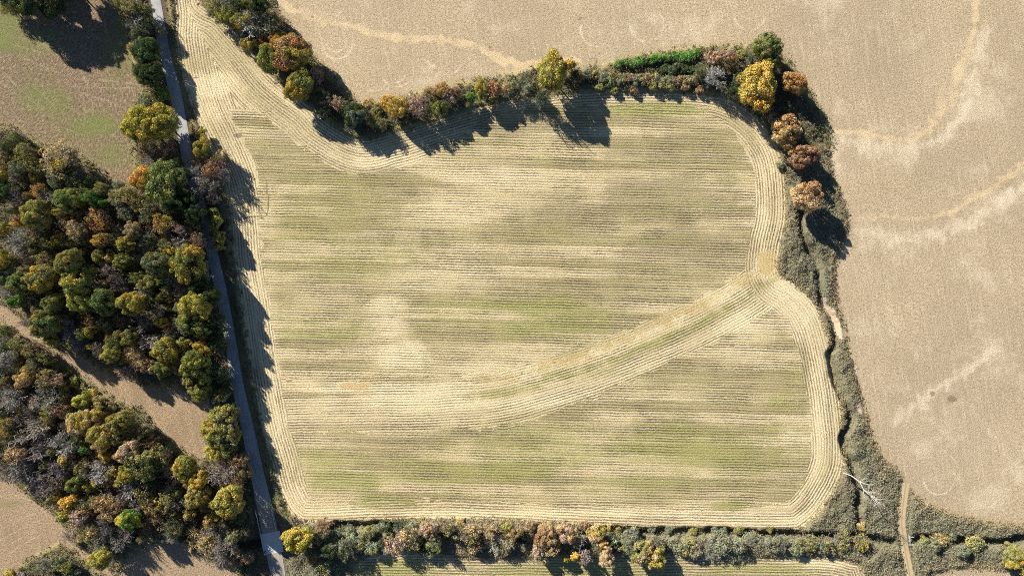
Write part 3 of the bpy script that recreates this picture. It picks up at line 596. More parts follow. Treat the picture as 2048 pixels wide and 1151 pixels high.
def bare_proto(seed, maxlev=4, kids=2):
    rng = np.random.default_rng(seed); V = []; F = []
    p = np.array([0, 0, -.04]); tV = []; tF = []; r = .05
    pts = []
    for s in range(4):
        n = np.array([rng.normal(0, .02), rng.normal(0, .02), .55*(s+1)/4]); tube(tV, tF, p, n, r, r*.8, 7); p = n; r *= .8; pts.append((p.copy(), r))
    for (c, rr) in pts[1:]:
        for k in range(4 if c[2] < .5 else 5):
            a = rng.uniform(0, 6.28); up = rng.uniform(.25, .9); d = unit(np.array([[math.cos(a), math.sin(a), up]]))[0]
            branch(V, F, rng, c, d, rng.uniform(.42, .6), rr*.5, 1, maxlev, kids, None, .07)
    V = np.array(V); m = np.abs(V[:, :2]).max(); V[:, :2] *= 1/np.percentile(np.linalg.norm(V[:, :2], axis=1), 97); V[:, 2] = V[:, 2]/V[:, 2].max()
    return (tV, tF), (V, F)
def mk(name, V, F, mat):
    me = bpy.data.meshes.new(name); me.from_pydata([tuple(map(float, v)) for v in V], [], F); me.update(); me.materials.append(mat); return me
PROT = {'big': [], 'small': [], 'sparse': [], 'shrub': [], 'trunk': [], 'bare': []}
PROT['dome'] = []
for i in range(5): PROT['dome'].append(quadmesh('crown', *(lambda r: (r[0], m_leaf, r[1]))(crown_proto(150+i, 115, .2, 130, .05, .22, .93, gap=0, irr=.45))))
for i in range(8): PROT['big'].append(quadmesh('crown', *(lambda r: (r[0], m_leaf, r[1]))(crown_proto(100+i, 92, .215, 125, .052, .25, .72, gap=.05))))
for i in range(4): PROT['small'].append(quadmesh('crown', *(lambda r: (r[0], m_leaf, r[1]))(crown_proto(200+i, 46, .29, 75, .095, .2, .75))))
for i in range(5): PROT['sparse'].append(quadmesh('crown', *(lambda r: (r[0], m_leaf, r[1]))(crown_proto(300+i, 95, .2, 26, .07, .22, .75, gap=.15))))
for i in range(4): PROT['shrub'].append(quadmesh('shrub', *(lambda r: (r[0], m_leaf, r[1]))(crown_proto(400+i, 30, .36, 60, .12, -.1, .8))))
for i in range(4): PROT['trunk'].append(mk('trunk', *trunk_proto(500+i), m_bark))
for i in range(5):
    a, b = bare_proto(600+i); PROT['bare'].append((mk('trunk', *a, m_bark), mk('branches', *b, m_bark)))
C = dict(gold=(.40,.285,.07), orange=(.36,.225,.07), yellow=(.31,.285,.06), ygreen=(.205,.21,.06), green=(.12,.145,.05), bgreen=(.095,.19,.045), dgreen=(.05,.072,.03), olive=(.20,.185,.07),
         tan=(.36,.27,.14), pink=(.34,.26,.205), rust=(.295,.18,.09), brown=(.21,.145,.085), maroon=(.25,.15,.115), greygreen=(.155,.17,.105), dust=(.19,.175,.12), grey=(.21,.195,.17), palegrey=(.29,.28,.25), mauve=(.19,.16,.145), goldolive=(.29,.24,.06))
CN = dict(gold='golden yellow', orange='orange', yellow='yellow', ygreen='yellow-green', green='deep green', bgreen='bright green', dgreen='dark green', olive='olive', tan='tan', pink='dusty pink', rust='rust-coloured',
          brown='brown', maroon='dull maroon', greygreen='grey-green', dust='dusty grey', grey='grey', palegrey='pale grey', mauve='mauve-grey', goldolive='olive-gold')
# x, y, crown width (px), kind (L leafy, S thin crown, B bare, H shrub), colour, second colour, [height m], [own label]
T = []; rr0 = random.Random(21)
def add(s, zone):
    for ln in s.strip().split('\n'):
        for item in ln.split(';'):
            f = item.split()
            if len(f) < 5: continue
            T.append(dict(x=float(f[0]), y=float(f[1]), d=float(f[2]), k=f[3], c=f[4], c2=f[5] if len(f) > 5 and not f[5].replace('.', '').isdigit() else f[4], h=float(f[-1]) if f[-1].replace('.', '').isdigit() else None, z=zone))
add('''12 12 36 S ygreen;45 2 72 L dgreen olive 17;96 -8 74 L dgreen 17;135 -30 60 L dgreen 16;160 -50 60 L green 15;20 -20 60 L dgreen;70 -60 60 L olive''', 'nw')
add('''262 18 42 S olive;238 8 34 S olive;268 36 46 B grey;288 22 38 S dgreen olive;278 64 40 S dgreen greygreen;300 50 34 S dgreen
292 100 58 L dgreen green 12;282 145 42 L green dgreen 9;303 148 48 L dgreen 11;298 198 44 S greygreen olive 7;324 188 34 L bgreen ygreen 5;268 95 26 S goldolive 4;320 62 24 S dgreen greygreen 7;250 40 24 S goldolive 4
283 250 78 L yellow goldolive 15;320 244 76 L ygreen goldolive 15;288 305 30 S brown olive 6;310 312 44 B mauve 9;335 300 40 S brown maroon 9
290 357 58 L orange gold 14;331 366 88 L green ygreen 16;352 325 36 S dgreen 9;375 395 44 L dgreen 13;365 345 34 S dgreen 10''', 'verge')
add('''402 267 22 L ygreen goldolive 5;405 296 42 L ygreen goldolive 9;393 320 30 S tan rust 6;394 348 40 B palegrey 9;422 338 40 S brown rust 9;418 374 46 B mauve 10;426 396 30 S pink brown 6
429 424 24 L ygreen 6;433 441 28 L yellow ygreen 8;427 458 25 L yellow ygreen 7;438 476 30 L olive 8;436 494 22 L goldolive 6;411 432 26 B grey 8;440 318 36 S maroon olive 9;446 350 34 B mauve 11''', 'east verge')
add('''20 298 34 S dgreen green;36 278 30 S green;56 308 40 S ygreen olive;124 322 74 S goldolive tan 11;10 322 38 S tan goldolive;46 338 38 S greygreen;10 356 34 L ygreen goldolive;40 352 34 B grey;72 332 34 S olive
84 382 28 S orange brown 9;102 396 40 B grey;16 384 44 L dgreen;36 398 40 B mauve;145 402 54 L ygreen green 13;80 430 62 L ygreen olive 14;188 400 36 L bgreen green 11;213 408 16 L bgreen 9;237 396 38 S greygreen olive;258 392 44 S olive tan
150 355 44 S greygreen olive 8;175 365 36 S dgreen green 7;115 360 36 S greygreen;206 378 28 S olive ygreen;240 372 24 S greygreen;140 345 30 S dgreen
38 446 22 S orange gold;10 460 28 L ygreen goldolive;46 482 54 B palegrey;74 474 40 S brown olive;201 440 50 S rust orange 12;162 462 44 S greygreen tan 11;210 480 34 S orange goldolive 11;124 480 30 S gold ygreen;150 485 26 S ygreen;255 424 36 S greygreen;272 462 36 L greygreen tan 11;257 488 32 L goldolive 11;238 462 30 B mauve
280 405 36 S tan olive 9;298 424 40 S greygreen olive 10;330 448 42 S rust goldolive 11;366 460 24 B pink 11;370 484 46 B grey;336 492 34 S greygreen olive;300 480 36 S greygreen;285 505 36 B grey
145 526 54 L olive ygreen 14;14 524 44 L ygreen goldolive 12;14 552 38 L greygreen 11;204 514 32 L olive ygreen;228 514 30 L tan olive;251 522 36 L olive ygreen;226 548 42 B mauve;318 528 54 L greygreen green 14;379 531 76 L ygreen goldolive 16;392 508 34 L orange gold 16;346 500 34 L goldolive;300 566 40 L olive ygreen;325 568 18 L bgreen;346 562 34 B palegrey;60 515 40 B mauve;95 520 36 S brown olive
49 566 50 L green ygreen 13;90 556 60 L goldolive olive 14;158 568 62 L ygreen goldolive 15;166 602 50 L yellow ygreen 15;213 606 54 L green 14;268 606 54 L ygreen goldolive 14;40 604 30 L bgreen green 10;54 586 16 S rust 10;111 606 44 L olive green 13;96 648 56 L olive green 14;300 598 28 S green ygreen;292 582 34 B palegrey;185 545 34 L ygreen
265 671 36 L ygreen olive 11;185 662 26 L goldolive ygreen;344 616 14 L ygreen;322 624 30 B mauve;326 642 24 L goldolive yellow;396 612 62 L yellow goldolive 16;386 640 46 L green ygreen 15;405 655 44 L ygreen green 14;354 645 24 B grey;346 672 30 S greygreen;302 684 44 B grey;336 700 52 L goldolive ygreen 14;366 690 34 L ygreen olive;230 708 38 L goldolive ygreen 12
188 692 18 S goldolive;202 704 34 B mauve;276 716 46 B tan;330 735 38 L green ygreen 11;316 738 22 L tan pink 10;355 730 34 S rust olive;410 694 36 L goldolive gold 13;395 726 60 L green ygreen 15;412 748 40 L ygreen goldolive 12;106 680 30 L goldolive ygreen 8;146 655 36 B mauve;172 640 32 B brown;385 762 34 L olive;402 782 46 L olive ygreen 11;426 784 20 L yellow ygreen;424 803 30 B palegrey;375 655 30 S greygreen
60 640 34 B mauve 8;20 590 36 B grey 9;130 570 28 S dgreen;240 570 34 B mauve;245 640 34 S brown;290 640 38 B mauve;225 665 34 B brown;160 690 30 B grey;300 730 34 S brown;250 740 30 S brown pink;440 690 36 S dgreen 12;435 640 34 S dgreen 12;425 590 36 L dgreen green 13;400 570 40 L green dgreen 13;395 430 40 L dgreen 13;350 410 44 L dgreen green 14;400 480 34 S brown 11;440 745 34 S dgreen 11;370 590 34 B grey;445 790 30 S olive 9''', 'upper woods')
rs = []
for i, yy in enumerate(range(405, 1060, 27)):
    if i % 5 in (1, 3) or 800 < yy < 925 or yy > 985 or 715 < yy < 760: continue
    xr = np.interp(yy, [400, 470, 590, 768, 860, 1020], [397, 416, 444, 475, 496, 531])
    rs.append('%d %d %d %s %s %.1f' % (xr-28+rr0.uniform(-5, 3), yy+rr0.uniform(-6, 6), rr0.uniform(34, 46), 'LSSLB'[i % 5], rr0.choice(['dgreen', 'brown olive', 'olive dgreen', 'dgreen green', 'goldolive olive', 'greygreen olive']), rr0.uniform(8.5, 12.0)))
add(';'.join(rs), 'roadside')
add('''446 834 58 L olive ygreen 12;432 862 60 L ygreen goldolive 12;456 868 56 L olive greygreen 13;431 904 42 L yellow goldolive 10;453 896 44 L olive green 11;465 825 34 S olive 10''', 'lower east')
add('''5 692 38 S greygreen;12 722 48 S greygreen palegrey;14 662 26 S green;56 752 44 L goldolive tan 10;42 728 20 S goldolive;96 756 44 S brown olive;122 760 28 S pink tan;114 734 22 H ygreen;133 744 24 H olive;150 762 26 H ygreen olive;166 776 22 H olive;184 786 24 H goldolive;200 800 26 H olive brown;222 812 24 H brown olive;170 800 36 L ygreen yellow 9
26 792 52 B palegrey;92 790 62 B grey;80 806 30 S pink mauve;128 816 34 S maroon brown;50 820 20 S yellow;102 826 34 S ygreen olive;15 850 46 S goldolive orange;28 872 34 S green olive;62 862 60 B grey;40 906 42 S rust tan;66 904 50 B mauve;165 846 54 L tan goldolive 12;190 828 42 L goldolive tan 11;206 872 54 L tan goldolive 13;246 842 52 L goldolive olive 12;130 886 54 B palegrey;176 894 26 L bgreen green 8;136 916 30 L tan goldolive
216 908 26 L gold goldolive;262 902 48 L pink tan 13;294 926 66 L olive dgreen 14;264 944 40 L goldolive ygreen 12;322 908 42 S olive;371 934 50 L goldolive ygreen 12;334 898 24 H bgreen;100 962 52 B mauve;48 942 52 B grey;120 938 42 B mauve;200 944 54 B palegrey;156 966 36 L ygreen green;181 972 24 L yellow ygreen;196 962 18 L gold yellow;143 1000 34 L gold 9;116 970 24 S tan;119 988 20 S goldolive
230 946 30 L tan olive;272 968 52 B palegrey;250 990 36 B mauve;292 984 42 S olive;265 1036 46 L yellow bgreen 12;210 1002 42 S brown tan;220 1024 36 S tan;162 1032 42 S tan pink;136 1028 28 L green goldolive;140 1070 30 B pink 6;182 1062 42 S olive tan;202 1076 40 B grey;206 1112 46 L ygreen yellow 12;236 1086 36 B grey;312 1010 42 S goldolive brown;302 1052 42 B brown;346 960 46 B pink;340 988 40 S olive
366 1002 36 B grey;402 958 40 L goldolive gold 12;400 988 50 L goldolive olive 13;379 964 22 L pink tan;446 944 54 B mauve;461 1000 66 L ygreen goldolive 15;426 1036 34 L rust goldolive 11;380 1026 26 L tan goldolive;392 1076 50 B tan 9;416 1088 48 S olive tan 8;452 1088 46 B grey;472 1112 40 S brown tan 5;445 1114 42 B mauve;490 1062 28 S brown dgreen 5;350 1050 40 S dgreen olive 9;340 1072 36 B grey
10 760 40 S brown olive;70 700 40 S brown olive;40 690 34 S olive;95 715 30 S olive ygreen;10 820 36 S greygreen;140 850 30 B mauve;90 880 40 B grey;20 940 40 B mauve;170 930 34 S olive brown;75 975 34 B mauve;190 1000 30 S olive;240 1010 34 S brown;280 1005 30 B mauve;330 1030 36 B brown;440 1060 34 B grey;480 1030 30 S dgreen;250 1065 34 B mauve;220 960 30 B brown;310 960 30 S dgreen;475 960 36 B brown;480 920 36 S brown;270 880 36 S olive tan;500 1112 26 S brown 4;-20 880 60 S olive;-20 740 50 S brown;-20 800 50 S olive''', 'lower woods')
add('''115 1122 36 S olive greygreen 7;132 1134 28 S ygreen;86 1130 30 S greygreen;20 1146 22 H goldolive;46 1150 24 H mauve;150 1146 26 S dgreen 6''', 'sw corner')
add('''430 14 46 S olive greygreen;452 34 44 L olive ygreen 10;476 8 46 S dgreen;492 14 34 L ygreen olive;484 44 46 L ygreen goldolive 11;508 44 62 B palegrey 12;532 60 44 B greygreen 11;547 42 34 S ygreen olive;520 12 40 L dgreen 12;550 64 30 S olive;497 89 34 L ygreen orange 7;521 84 26 S rust;566 76 24 S olive
538 118 58 L ygreen green 12;584 106 78 L rust goldolive 14;557 88 38 L rust orange 11;606 96 40 L rust brown 12;598 172 64 L goldolive ygreen 13;634 152 32 S pink rust;654 204 28 S pink 7;677 208 32 S pink tan 8;662 237 16 L bgreen 4;690 216 30 S greygreen dgreen;712 228 48 L greygreen dgreen 9;700 250 26 S dgreen greygreen;746 236 38 S ygreen olive 6;764 248 26 S olive;735 208 26 H rust olive;755 214 22 H olive
789 213 54 L gold 11;835 214 46 S maroon pink 10;862 190 34 S rust olive;905 188 38 L pink maroon 10;882 183 38 L rust goldolive 10;878 216 42 L ygreen green 9;942 196 24 L bgreen 6;963 180 38 L goldolive ygreen 10;989 176 34 L rust 9;984 198 28 L olive rust;1016 178 30 S olive tan;1050 162 40 B greygreen 12;1036 178 28 S dgreen greygreen;1105 143 74 L yellow goldolive 17;1139 133 28 L gold 12;1150 150 26 S dgreen;820 235 26 S dgreen;640 190 34 S dgreen;650 225 26 S dgreen;925 205 24 S dgreen;1068 180 26 S dgreen greygreen;1085 195 40 B greygreen 15
1426 118 34 L pink rust 7;1455 115 36 L rust pink 7;1430 154 42 B palegrey 13;1402 146 30 S olive dgreen;1438 136 26 L goldolive rust 5;1480 110 22 H olive;1500 120 26 S dgreen greygreen 5;1532 94 60 L green 13;1541 128 46 L green ygreen 11;1515 172 92 L gold goldolive 15;1590 165 50 L rust orange 12;1572 258 64 L rust tan 12;1574 284 38 L goldolive rust 9;1606 312 58 L maroon rust 12;1615 393 66 L rust tan 15;1548 236 22 S greygreen;1570 218 30 S dgreen;1480 160 36 S dgreen;1465 185 30 S dgreen;1560 330 20 H greygreen''', 'north hedgerow')
hs = []
for i in range(13): hs.append('%d %d %d H %s 2.6' % (1240+i*13+random.uniform(-3, 3), 128-i*1.5+random.uniform(-4, 5), random.uniform(20, 26), random.choice(['bgreen', 'bgreen green', 'green', 'bgreen'])))
for i in range(20): hs.append('%d %d %d H %s 3' % (1162+i*13.5+random.uniform(-3, 3), 155+random.uniform(-8, 10)+(8 if i > 8 else 0), random.uniform(22, 30), random.choice(['greygreen', 'olive greygreen', 'brown olive', 'greygreen green', 'brown'])))
for i in range(7): hs.append('%d %d %d H %s 2.5' % (1200+i*34+random.uniform(-5, 5), 178+random.uniform(-4, 4), random.uniform(16, 22), random.choice(['brown', 'olive', 'goldolive'])))
for i in range(8): hs.append('%d %d %d H %s 2.5' % (1330+i*13, 138+random.uniform(-5, 5), random.uniform(18, 24), random.choice(['greygreen dgreen', 'dgreen'])))
add(';'.join(hs), 'north shrubs')
add('''595 1078 62 L yellow gold 13;632 1070 44 S greygreen olive 8;624 1112 32 S orange brown 6;645 1050 34 B brown 7;676 1064 22 H greygreen;700 1066 26 H greygreen;735 1066 34 L greygreen olive 5;760 1056 24 H greygreen;776 1072 26 H olive greygreen;856 1056 40 L pink tan 8;792 1090 46 S tan pink 8;818 1078 50 S olive tan 9;872 1088 30 S ygreen greygreen;895 1056 32 S brown olive
940 1066 46 S olive tan 8;977 1060 32 B tan;1015 1052 22 L ygreen goldolive 6;1002 1092 46 B palegrey 8;952 1088 38 S tan brown 7;1032 1062 30 S rust olive;1048 1076 14 H yellow;1092 1070 52 L tan rust 9;1076 1106 34 L pink tan 8;1104 1098 30 S tan;1134 1066 46 L tan pink 9;1154 1082 34 B palegrey 9;1196 1064 44 L tan goldolive 9;1206 1086 26 L goldolive tan 7;1150 1110 22 L gold 7;1132 1118 18 L ygreen yellow 5;1168 1112 32 S pink mauve 8
1213 1112 38 L pink tan 8;1285 1104 52 L tan olive 9;1312 1116 46 L tan goldolive 9;1256 1092 30 S greygreen;690 1098 40 S dgreen greygreen 9;660 1100 36 S dgreen 9;640 1135 50 S olive greygreen 5;715 1090 34 H greygreen;745 1092 34 H greygreen;770 1098 24 H greygreen mauve;920 1045 24 H olive tan;1060 1050 26 S tan brown;1170 1050 24 H brown
1620 1086 42 S olive 5;1652 1090 40 S olive greygreen 5;1690 1082 42 S olive 5;1726 1086 36 S olive goldolive 5;1560 1086 32 S greygreen 4;1592 1098 32 H greygreen;1726 1054 20 H goldolive tan;1850 1084 24 H olive greygreen;1868 1088 22 H greygreen;1884 1080 34 S tan goldolive 4;1952 1086 40 H greygreen olive;1908 1072 22 H greygreen;1925 1100 28 H greygreen;2030 1114 54 L olive goldolive 5;2020 1095 24 H olive;2044 1140 26 H olive''', 'south hedgerow')
hs = []
for i in range(30):
    hs.append('%d %d %d %s %s %.1f' % (rr0.uniform(1232, 1560), rr0.uniform(1076, 1101), rr0.choice([20, 26, 34, 44]), rr0.choice('HHS'), rr0.choice(['greygreen', 'greygreen olive', 'dust', 'greygreen dust', 'dust greygreen']), rr0.uniform(1.5, 4.5)))
for i in range(9): hs.append('%d %d %d H %s %.1f' % (1240+i*36+rr0.uniform(-14, 14), 1062+rr0.uniform(-3, 3), rr0.uniform(14, 22), rr0.choice(['greygreen', 'olive']), rr0.uniform(1.2, 2)))
for i in range(20): hs.append('%d %d %d %s %s %.1f' % (rr0.uniform(690, 880), rr0.choice([rr0.uniform(1054, 1060), rr0.uniform(1072, 1100)]), rr0.choice([18, 24, 32, 40]), rr0.choice('HHS'), rr0.choice(['greygreen', 'dgreen greygreen', 'olive greygreen']), rr0.uniform(1.5, 5)))
for i in range(18): hs.append('%d %d %d %s %s %.1f' % (rr0.uniform(900, 1230), rr0.uniform(1068, 1100), rr0.choice([22, 28, 36]), rr0.choice('HSS'), rr0.choice(['dgreen greygreen', 'brown olive', 'olive tan', 'tan pink']), rr0.uniform(2.5, 6)))
add(';'.join(hs), 'south shrubs')
ZP = {'roadside': 'at the woods edge left of the road', 'nw': 'past the top-left meadow', 'verge': 'on the left verge of the road', 'east verge': 'between road and crop field', 'upper woods': 'in the upper left woods', 'lower east': 'between brown strip and road',
      'lower woods': 'in the lower left woods', 'sw corner': 'by the bottom-left field', 'north hedgerow': 'in the hedgerow above the crop field', 'north shrubs': 'in the shrub belt above the crop field', 'south hedgerow': 'in the hedgerow below the crop field', 'south shrubs': 'in the scrub below the crop field'}
KN = {'L': 'leafy tree', 'S': 'thin-crowned tree', 'B': 'bare tree', 'H': 'shrub'}
ZO = {'nw': 'upper', 'verge': 'upper'}
def look(q, short=False):
    sz = 'small ' if q['d'] < 29 else ('big ' if q['d'] > 57 else '')
    if q['k'] == 'H': sz = 'small ' if q['d'] < 22 else ''
    cn = CN[q['c']]
    if not short and q['c2'] != q['c'] and q['k'] in 'LS': cn = cn+' and '+CN[q['c2']]
    return sz+cn+' '+KN[q['k']]
WOODP = {'upper woods': P([(0,290),(110,340),(200,380),(290,400),(380,430),(400,560),(430,700),(440,790),(350,770),(200,725),(60,640),(0,590)]), 'lower woods': P([(0,650),(90,720),(200,790),(290,850),(340,900),(420,930),(480,960),(505,1090),(400,1085),(280,1085),(200,1075),(130,1030),(60,970),(0,935)])}
nf_ = 0
for k_ in range(6000):
    zz = rr0.choice(['upper woods', 'lower woods']); x_ = rr0.uniform(0, 505); y_ = rr0.uniform(290, 1090)
    wx_, wy_ = PX(x_, y_)
    if segdist(np.array([wx_]), np.array([wy_]), WOODP[zz], True)[0] < 1.5: continue
    if min(math.hypot(o['x']-x_, o['y']-y_)-o['d']*.36 for o in T) < 5: continue
    c_ = rr0.choice(['mauve', 'grey', 'brown', 'olive greygreen', 'greygreen olive', 'brown olive', 'dgreen olive', 'goldolive olive', 'green'])
    add('%d %d %d %s %s %.1f' % (x_, y_, rr0.uniform(18, 34), 'B' if c_ in ('mauve', 'grey', 'brown') else rr0.choice('SSL'), c_, rr0.uniform(6, 10)), zz); nf_ += 1
    if nf_ >= 95: break
print('fill', nf_)
ORD = 'first second third fourth fifth sixth seventh eighth ninth tenth eleventh twelfth thirteenth fourteenth fifteenth sixteenth seventeenth eighteenth nineteenth twentieth'.split()+['%dth' % k for k in range(21, 99)]
def labels():
    cnt = {}
    def rel(q, o):
        dx, dy = q['x']-o['x'], q['y']-o['y']
        return ('right of' if dx > 0 else 'left of') if abs(dx) > abs(dy) else ('below' if dy > 0 else 'above')
    for q in T: q['nb'] = sorted([o for o in T if o is not q], key=lambda o: (o['x']-q['x'])**2+(o['y']-q['y'])**2)[:6]
    cands = []
    for q in T:
        z = ZP[q['z']]; c = [look(q)+' '+z]
        for o in q['nb']: c.append(look(q)+' '+z+', '+rel(q, o)+' a '+look(o, True))
        a = q['nb']
        for sh in (True, False):
            for i in range(5):
                for j in range(i+1, 6):
                    c.append(look(q, sh)+', '+rel(q, a[i])+' a '+look(a[i], True)+', '+rel(q, a[j])+' a '+look(a[j], True))
        for i in range(4):
            for j in range(i+1, 5):
                for k in range(j+1, 6):
                    c.append(look(q, True)+' near a '+look(a[i], True)+', a '+look(a[j], True)+', a '+look(a[k], True))
        cands.append(c)
    used = {}
    for lv in range(20):
        cur = {}
        for q, c in zip(T, cands):
            for s in c: cur[s] = cur.get(s, 0)+1
        break
    for q, c in zip(T, cands):
        pickd = None
        for s in c:
            if cur[s] == 1 and len(s.split()) <= 16: pickd = s; break
        if pickd is None:
            same = sorted([o for o in T if look(o, True) == look(q, True) and o['z'] == q['z']], key=lambda o: (o['x'], o['y']))
            pickd = ORD[same.index(q)]+' '+look(q, True)+' from the left '+ZP[q['z']]
        while pickd in used: pickd = pickd+' again' if 0 else pickd.replace(' the photo', ' the picture', 1) if 'the photo' in pickd else pickd+', partly hidden'
        used[pickd] = 1; q['label'] = pickd.replace(' a olive', ' an olive').replace(' a orange', ' an orange')
labels()
GR = {'roadside': 'trees along the left side of the road', 'nw': 'trees at the top of the left meadow', 'verge': 'trees on the left verge', 'east verge': 'trees between road and crop field', 'upper woods': 'trees of the upper left woods', 'lower east': 'trees between strip and road',
      'lower woods': 'trees of the lower left woods', 'sw corner': 'trees by the bottom-left field', 'north hedgerow': 'trees of the northern hedgerow', 'north shrubs': 'shrubs of the northern hedgerow', 'south hedgerow': 'trees of the southern hedgerow', 'south shrubs': 'shrubs of the southern hedgerow'}
rr = random.Random(5)
def jitc(c, a=.1):
    b = rr.uniform(1-a, 1+a); return (c[0]*b*rr.uniform(.95, 1.05)*LEAFK, c[1]*b*LEAFK, c[2]*b*rr.uniform(.9, 1.1)*LEAFK)
for q in T:
    D = q['d']*M; h = q['h'] or (min(16, .78*D+3.2) if q['k'] != 'H' else max(1.8, .36*D+.8))
    if q['k'] == 'B' and not q['h']: h = min(14, .8*D+3)
    hc = h*(.64 if q['k'] != 'H' else .45); kk = 1-hc/CAMH
    wx, wy = PX(q['x'], q['y']); wx *= kk; wy *= kk; R = D/2*kk
    ex = rr.uniform(.86, 1.16)
    if q['z'] in ('upper woods', 'lower woods') and q['k'] != 'H': h = h*1.12+1.0
    z = float(gz(wx, wy)); z = max(z, -1.0); c1 = jitc(C[q['c']]); c2 = jitc(C[q['c2']])
    if q['k'] == 'H':
        o = bpy.data.objects.new('shrub', rr.choice(PROT['shrub'])); COL.objects.link(o); o.location = (wx, wy, z); o.scale = (R, R, h); o.rotation_euler = (0, 0, rr.uniform(0, 6.28))
        o.color = (*c1, 1); o['c2'] = c2; setp(o, q['label'], 'shrub', GR[q['z']]); continue
    nm = {'L': 'leafy_tree', 'S': 'thin_tree', 'B': 'bare_tree'}[q['k']]
    e = bpy.data.objects.new(nm, None); COL.objects.link(e); e.location = (wx, wy, z-.1); e.rotation_euler = (0, 0, rr.uniform(0, 6.28)); e.empty_display_size = .5
    e.scale = (R*ex, R/ex, h); setp(e, q['label'], 'bare tree' if q['k'] == 'B' else 'tree', GR[q['z']])
    bark = (.42, .39, .36) if q['k'] == 'B' else (.16, .13, .10)
    if q['k'] == 'B':
        a, b = rr.choice(PROT['bare'])
        for nm2, me in (('trunk', a), ('branches', b)):
            o = bpy.data.objects.new(nm2, me); COL.objects.link(o); o.parent = e; o.color = (*c1, 1)
        continue
    o = bpy.data.objects.new('trunk', rr.choice(PROT['trunk'])); COL.objects.link(o); o.parent = e; o.color = (*bark, 1)
    kind = 'sparse' if q['k'] == 'S' else ('dome' if q['d'] > 47 else ('big' if q['d'] > 34 else 'small'))
    o = bpy.data.objects.new('crown', rr.choice(PROT[kind])); COL.objects.link(o); o.parent = e; o.color = (*c1, 1); o['c2'] = c2
    if q['k'] == 'S':
        o = bpy.data.objects.new('branches', rr.choice(PROT['bare'])[1]); COL.objects.link(o); o.parent = e; o.scale = (.92, .92, .94); o.color = (.27, .245, .215, 1)
# ------------------------------------------------------------------ the tall dead tree standing over the gully
rng = np.random.default_rng(77); bx_, by_ = PX(1684, 944)
de = bpy.data.objects.new('dead_tree', None); COL.objects.link(de); de.location = (bx_, by_, float(gz(bx_, by_))-.2)
setp(de, 'bleached white dead tree leaning over the gully in the grey-green vines', 'dead tree')
tV, tF, bV, bF = [], [], [], []
pth = [np.array(v, float) for v in ((0, 0, 0), (1.9, -.3, 4), (3.3, -1.6, 8), (3.5, -4.0, 11), (5.0, -5.6, 13.5))]
for i in range(4): tube(tV, tF, pth[i], pth[i+1], .2-.035*i, .2-.035*(i+1), 8)
for (b0, d0, L0, r0) in ((2, (1, -.2, .5), 5.0, .16), (2, (.9, .5, .6), 3.0, .1), (3, (.9, -.6, .5), 4.5, .14), (4, (.8, -.7, .4), 5.5, .14), (4, (.2, -1, .5), 3.2, .09), (3, (-.4, -.9, .4), 2.5, .08), (4, (1, -.1, .6), 3, .08)):
    branch(bV, bF, rng, pth[b0], unit(np.array([d0], float))[0], L0, r0, 1, 3, 2, None, .03)
m_dead = simple('bleached_wood', (.46, .43, .39), .8, .25, 2)
meshobj('trunk', tV, tF, m_dead, de); meshobj('branches', bV, bF, m_dead, de)
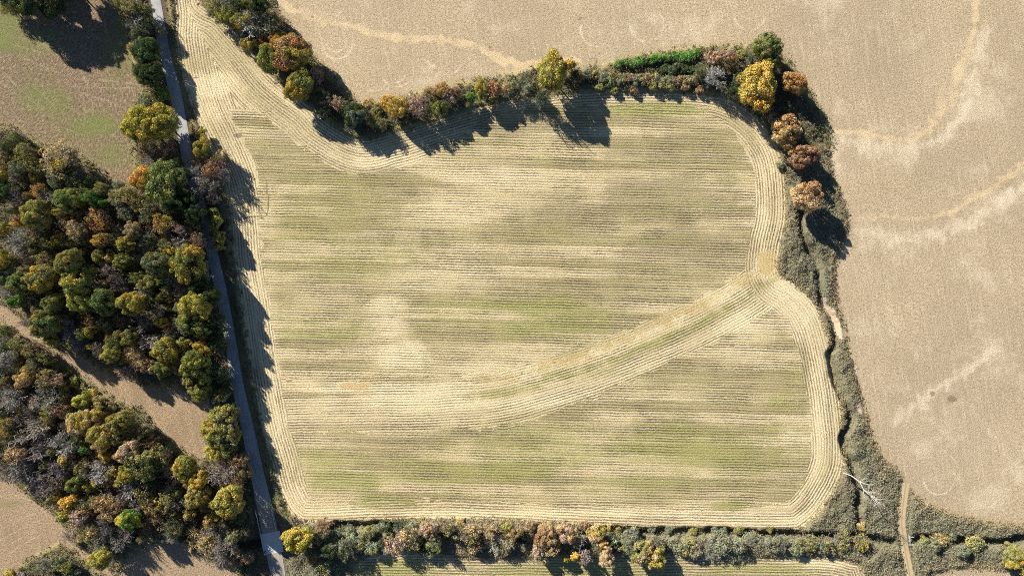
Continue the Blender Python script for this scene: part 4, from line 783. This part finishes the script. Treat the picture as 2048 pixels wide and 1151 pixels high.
# ------------------------------------------------------------------ undergrowth and vine cover
def scatter(name, N, zone, pal, rad, hts, kq, leaf, seed, label, cat):
    rng = np.random.default_rng(seed)
    x = rng.uniform(-212, 212, N); y = rng.uniform(-122, 122, N)
    i = np.clip(((x-gx[0])*0).astype(int), 0, 0); ii = np.clip(np.searchsorted(gx, x)-1, 0, NX-2); jj = np.clip(np.searchsorted(gy, y)-1, 0, NY-2)
    ok = (openf[jj, ii] < .4+rng.normal(0, .5, N)) & (SD['road'][jj, ii] > 3.6) & (SD['track'][jj, ii] > 1.7) & zone(x, y) & (sand[jj, ii] < 1.5)
    x, y, ii, jj = x[ok], y[ok], ii[ok], jj[ok]; z = Z[jj, ii]; n = len(x)
    f = fbm(x, y, 9, seed % 7+60); f2 = fbm(x, y, 3, seed % 7+70)
    pal = np.array(pal); ci = np.clip(((f*1.6-.3)*len(pal)+rng.normal(0, .8, n)).astype(int), 0, len(pal)-1)
    rd = rng.uniform(*rad, n)*(1 if name == 'vine_cover' else 1); hh = rng.uniform(*hts, n)*(.4+1.2*f2)*np.where(SD['road'][jj, ii] < 9, .3, 1)
    cnt = np.full(n, kq); idx_ = np.repeat(np.arange(n), cnt); m = len(idx_)
    d = unit(rng.normal(0, 1, (m, 3))); d[:, 2] = np.abs(d[:, 2])*.8+.05
    p = np.stack([x[idx_]+d[:, 0]*rd[idx_], y[idx_]+d[:, 1]*rd[idx_], z[idx_]+.05+d[:, 2]*hh[idx_]], 1)
    q = leafquads(p, d+np.array([0, 0, .3]), leaf, rng)
    if name == 'vine_cover':
        ed = sstep(-3.2, -.5, openf[jj, ii]+rng.normal(0, .6, n))[:, None]; base_ = pal[ci]*(1-ed)+np.array([.27, .215, .12])*ed
        wv = sstep(.52, .66, fbm(x, y, 7, 91))[:, None]; base_ = base_*(1-.6*wv)+np.array([.24, .20, .13])*.6*wv
    else: base_ = pal[ci]
    tint = base_[idx_]*rng.uniform(.8, 1.2, (m, 1))*np.repeat(rng.uniform(.85, 1.15, n), cnt)[:, None]
    o = bpy.data.objects.new(name, quadmesh(name, q, m_cover, tint)); COL.objects.link(o); setp(o, label, cat, kind='stuff')
gxp = lambda x: x/M+1024
gyp = lambda y: 575.5-y/M
isv = lambda x, y: (gxp(x) > 1545) & (gyp(y) > 300) | ((gyp(y) > 1035) & (gxp(x) > 560))
scatter('vine_cover', 300000, isv, [(.155,.15,.095),(.19,.185,.12),(.225,.215,.14),(.17,.17,.105),(.26,.22,.14)], (.35, .95), (.15, .8), 9, .33, 5, 'dull grey-green vines and weeds smothering the gully and ditch banks', 'vines')
scatter('undergrowth', 90000, lambda x, y: ~isv(x, y), [(.11,.085,.06),(.17,.13,.095),(.10,.105,.05),(.075,.10,.04),(.20,.17,.12),(.12,.13,.08)], (.4, 1.2), (.4, 2.4), 13, .36, 6, 'low brush and weeds under the trees and along the field edges', 'undergrowth')
print('trees', len(T), 'objects', len(bpy.data.objects))
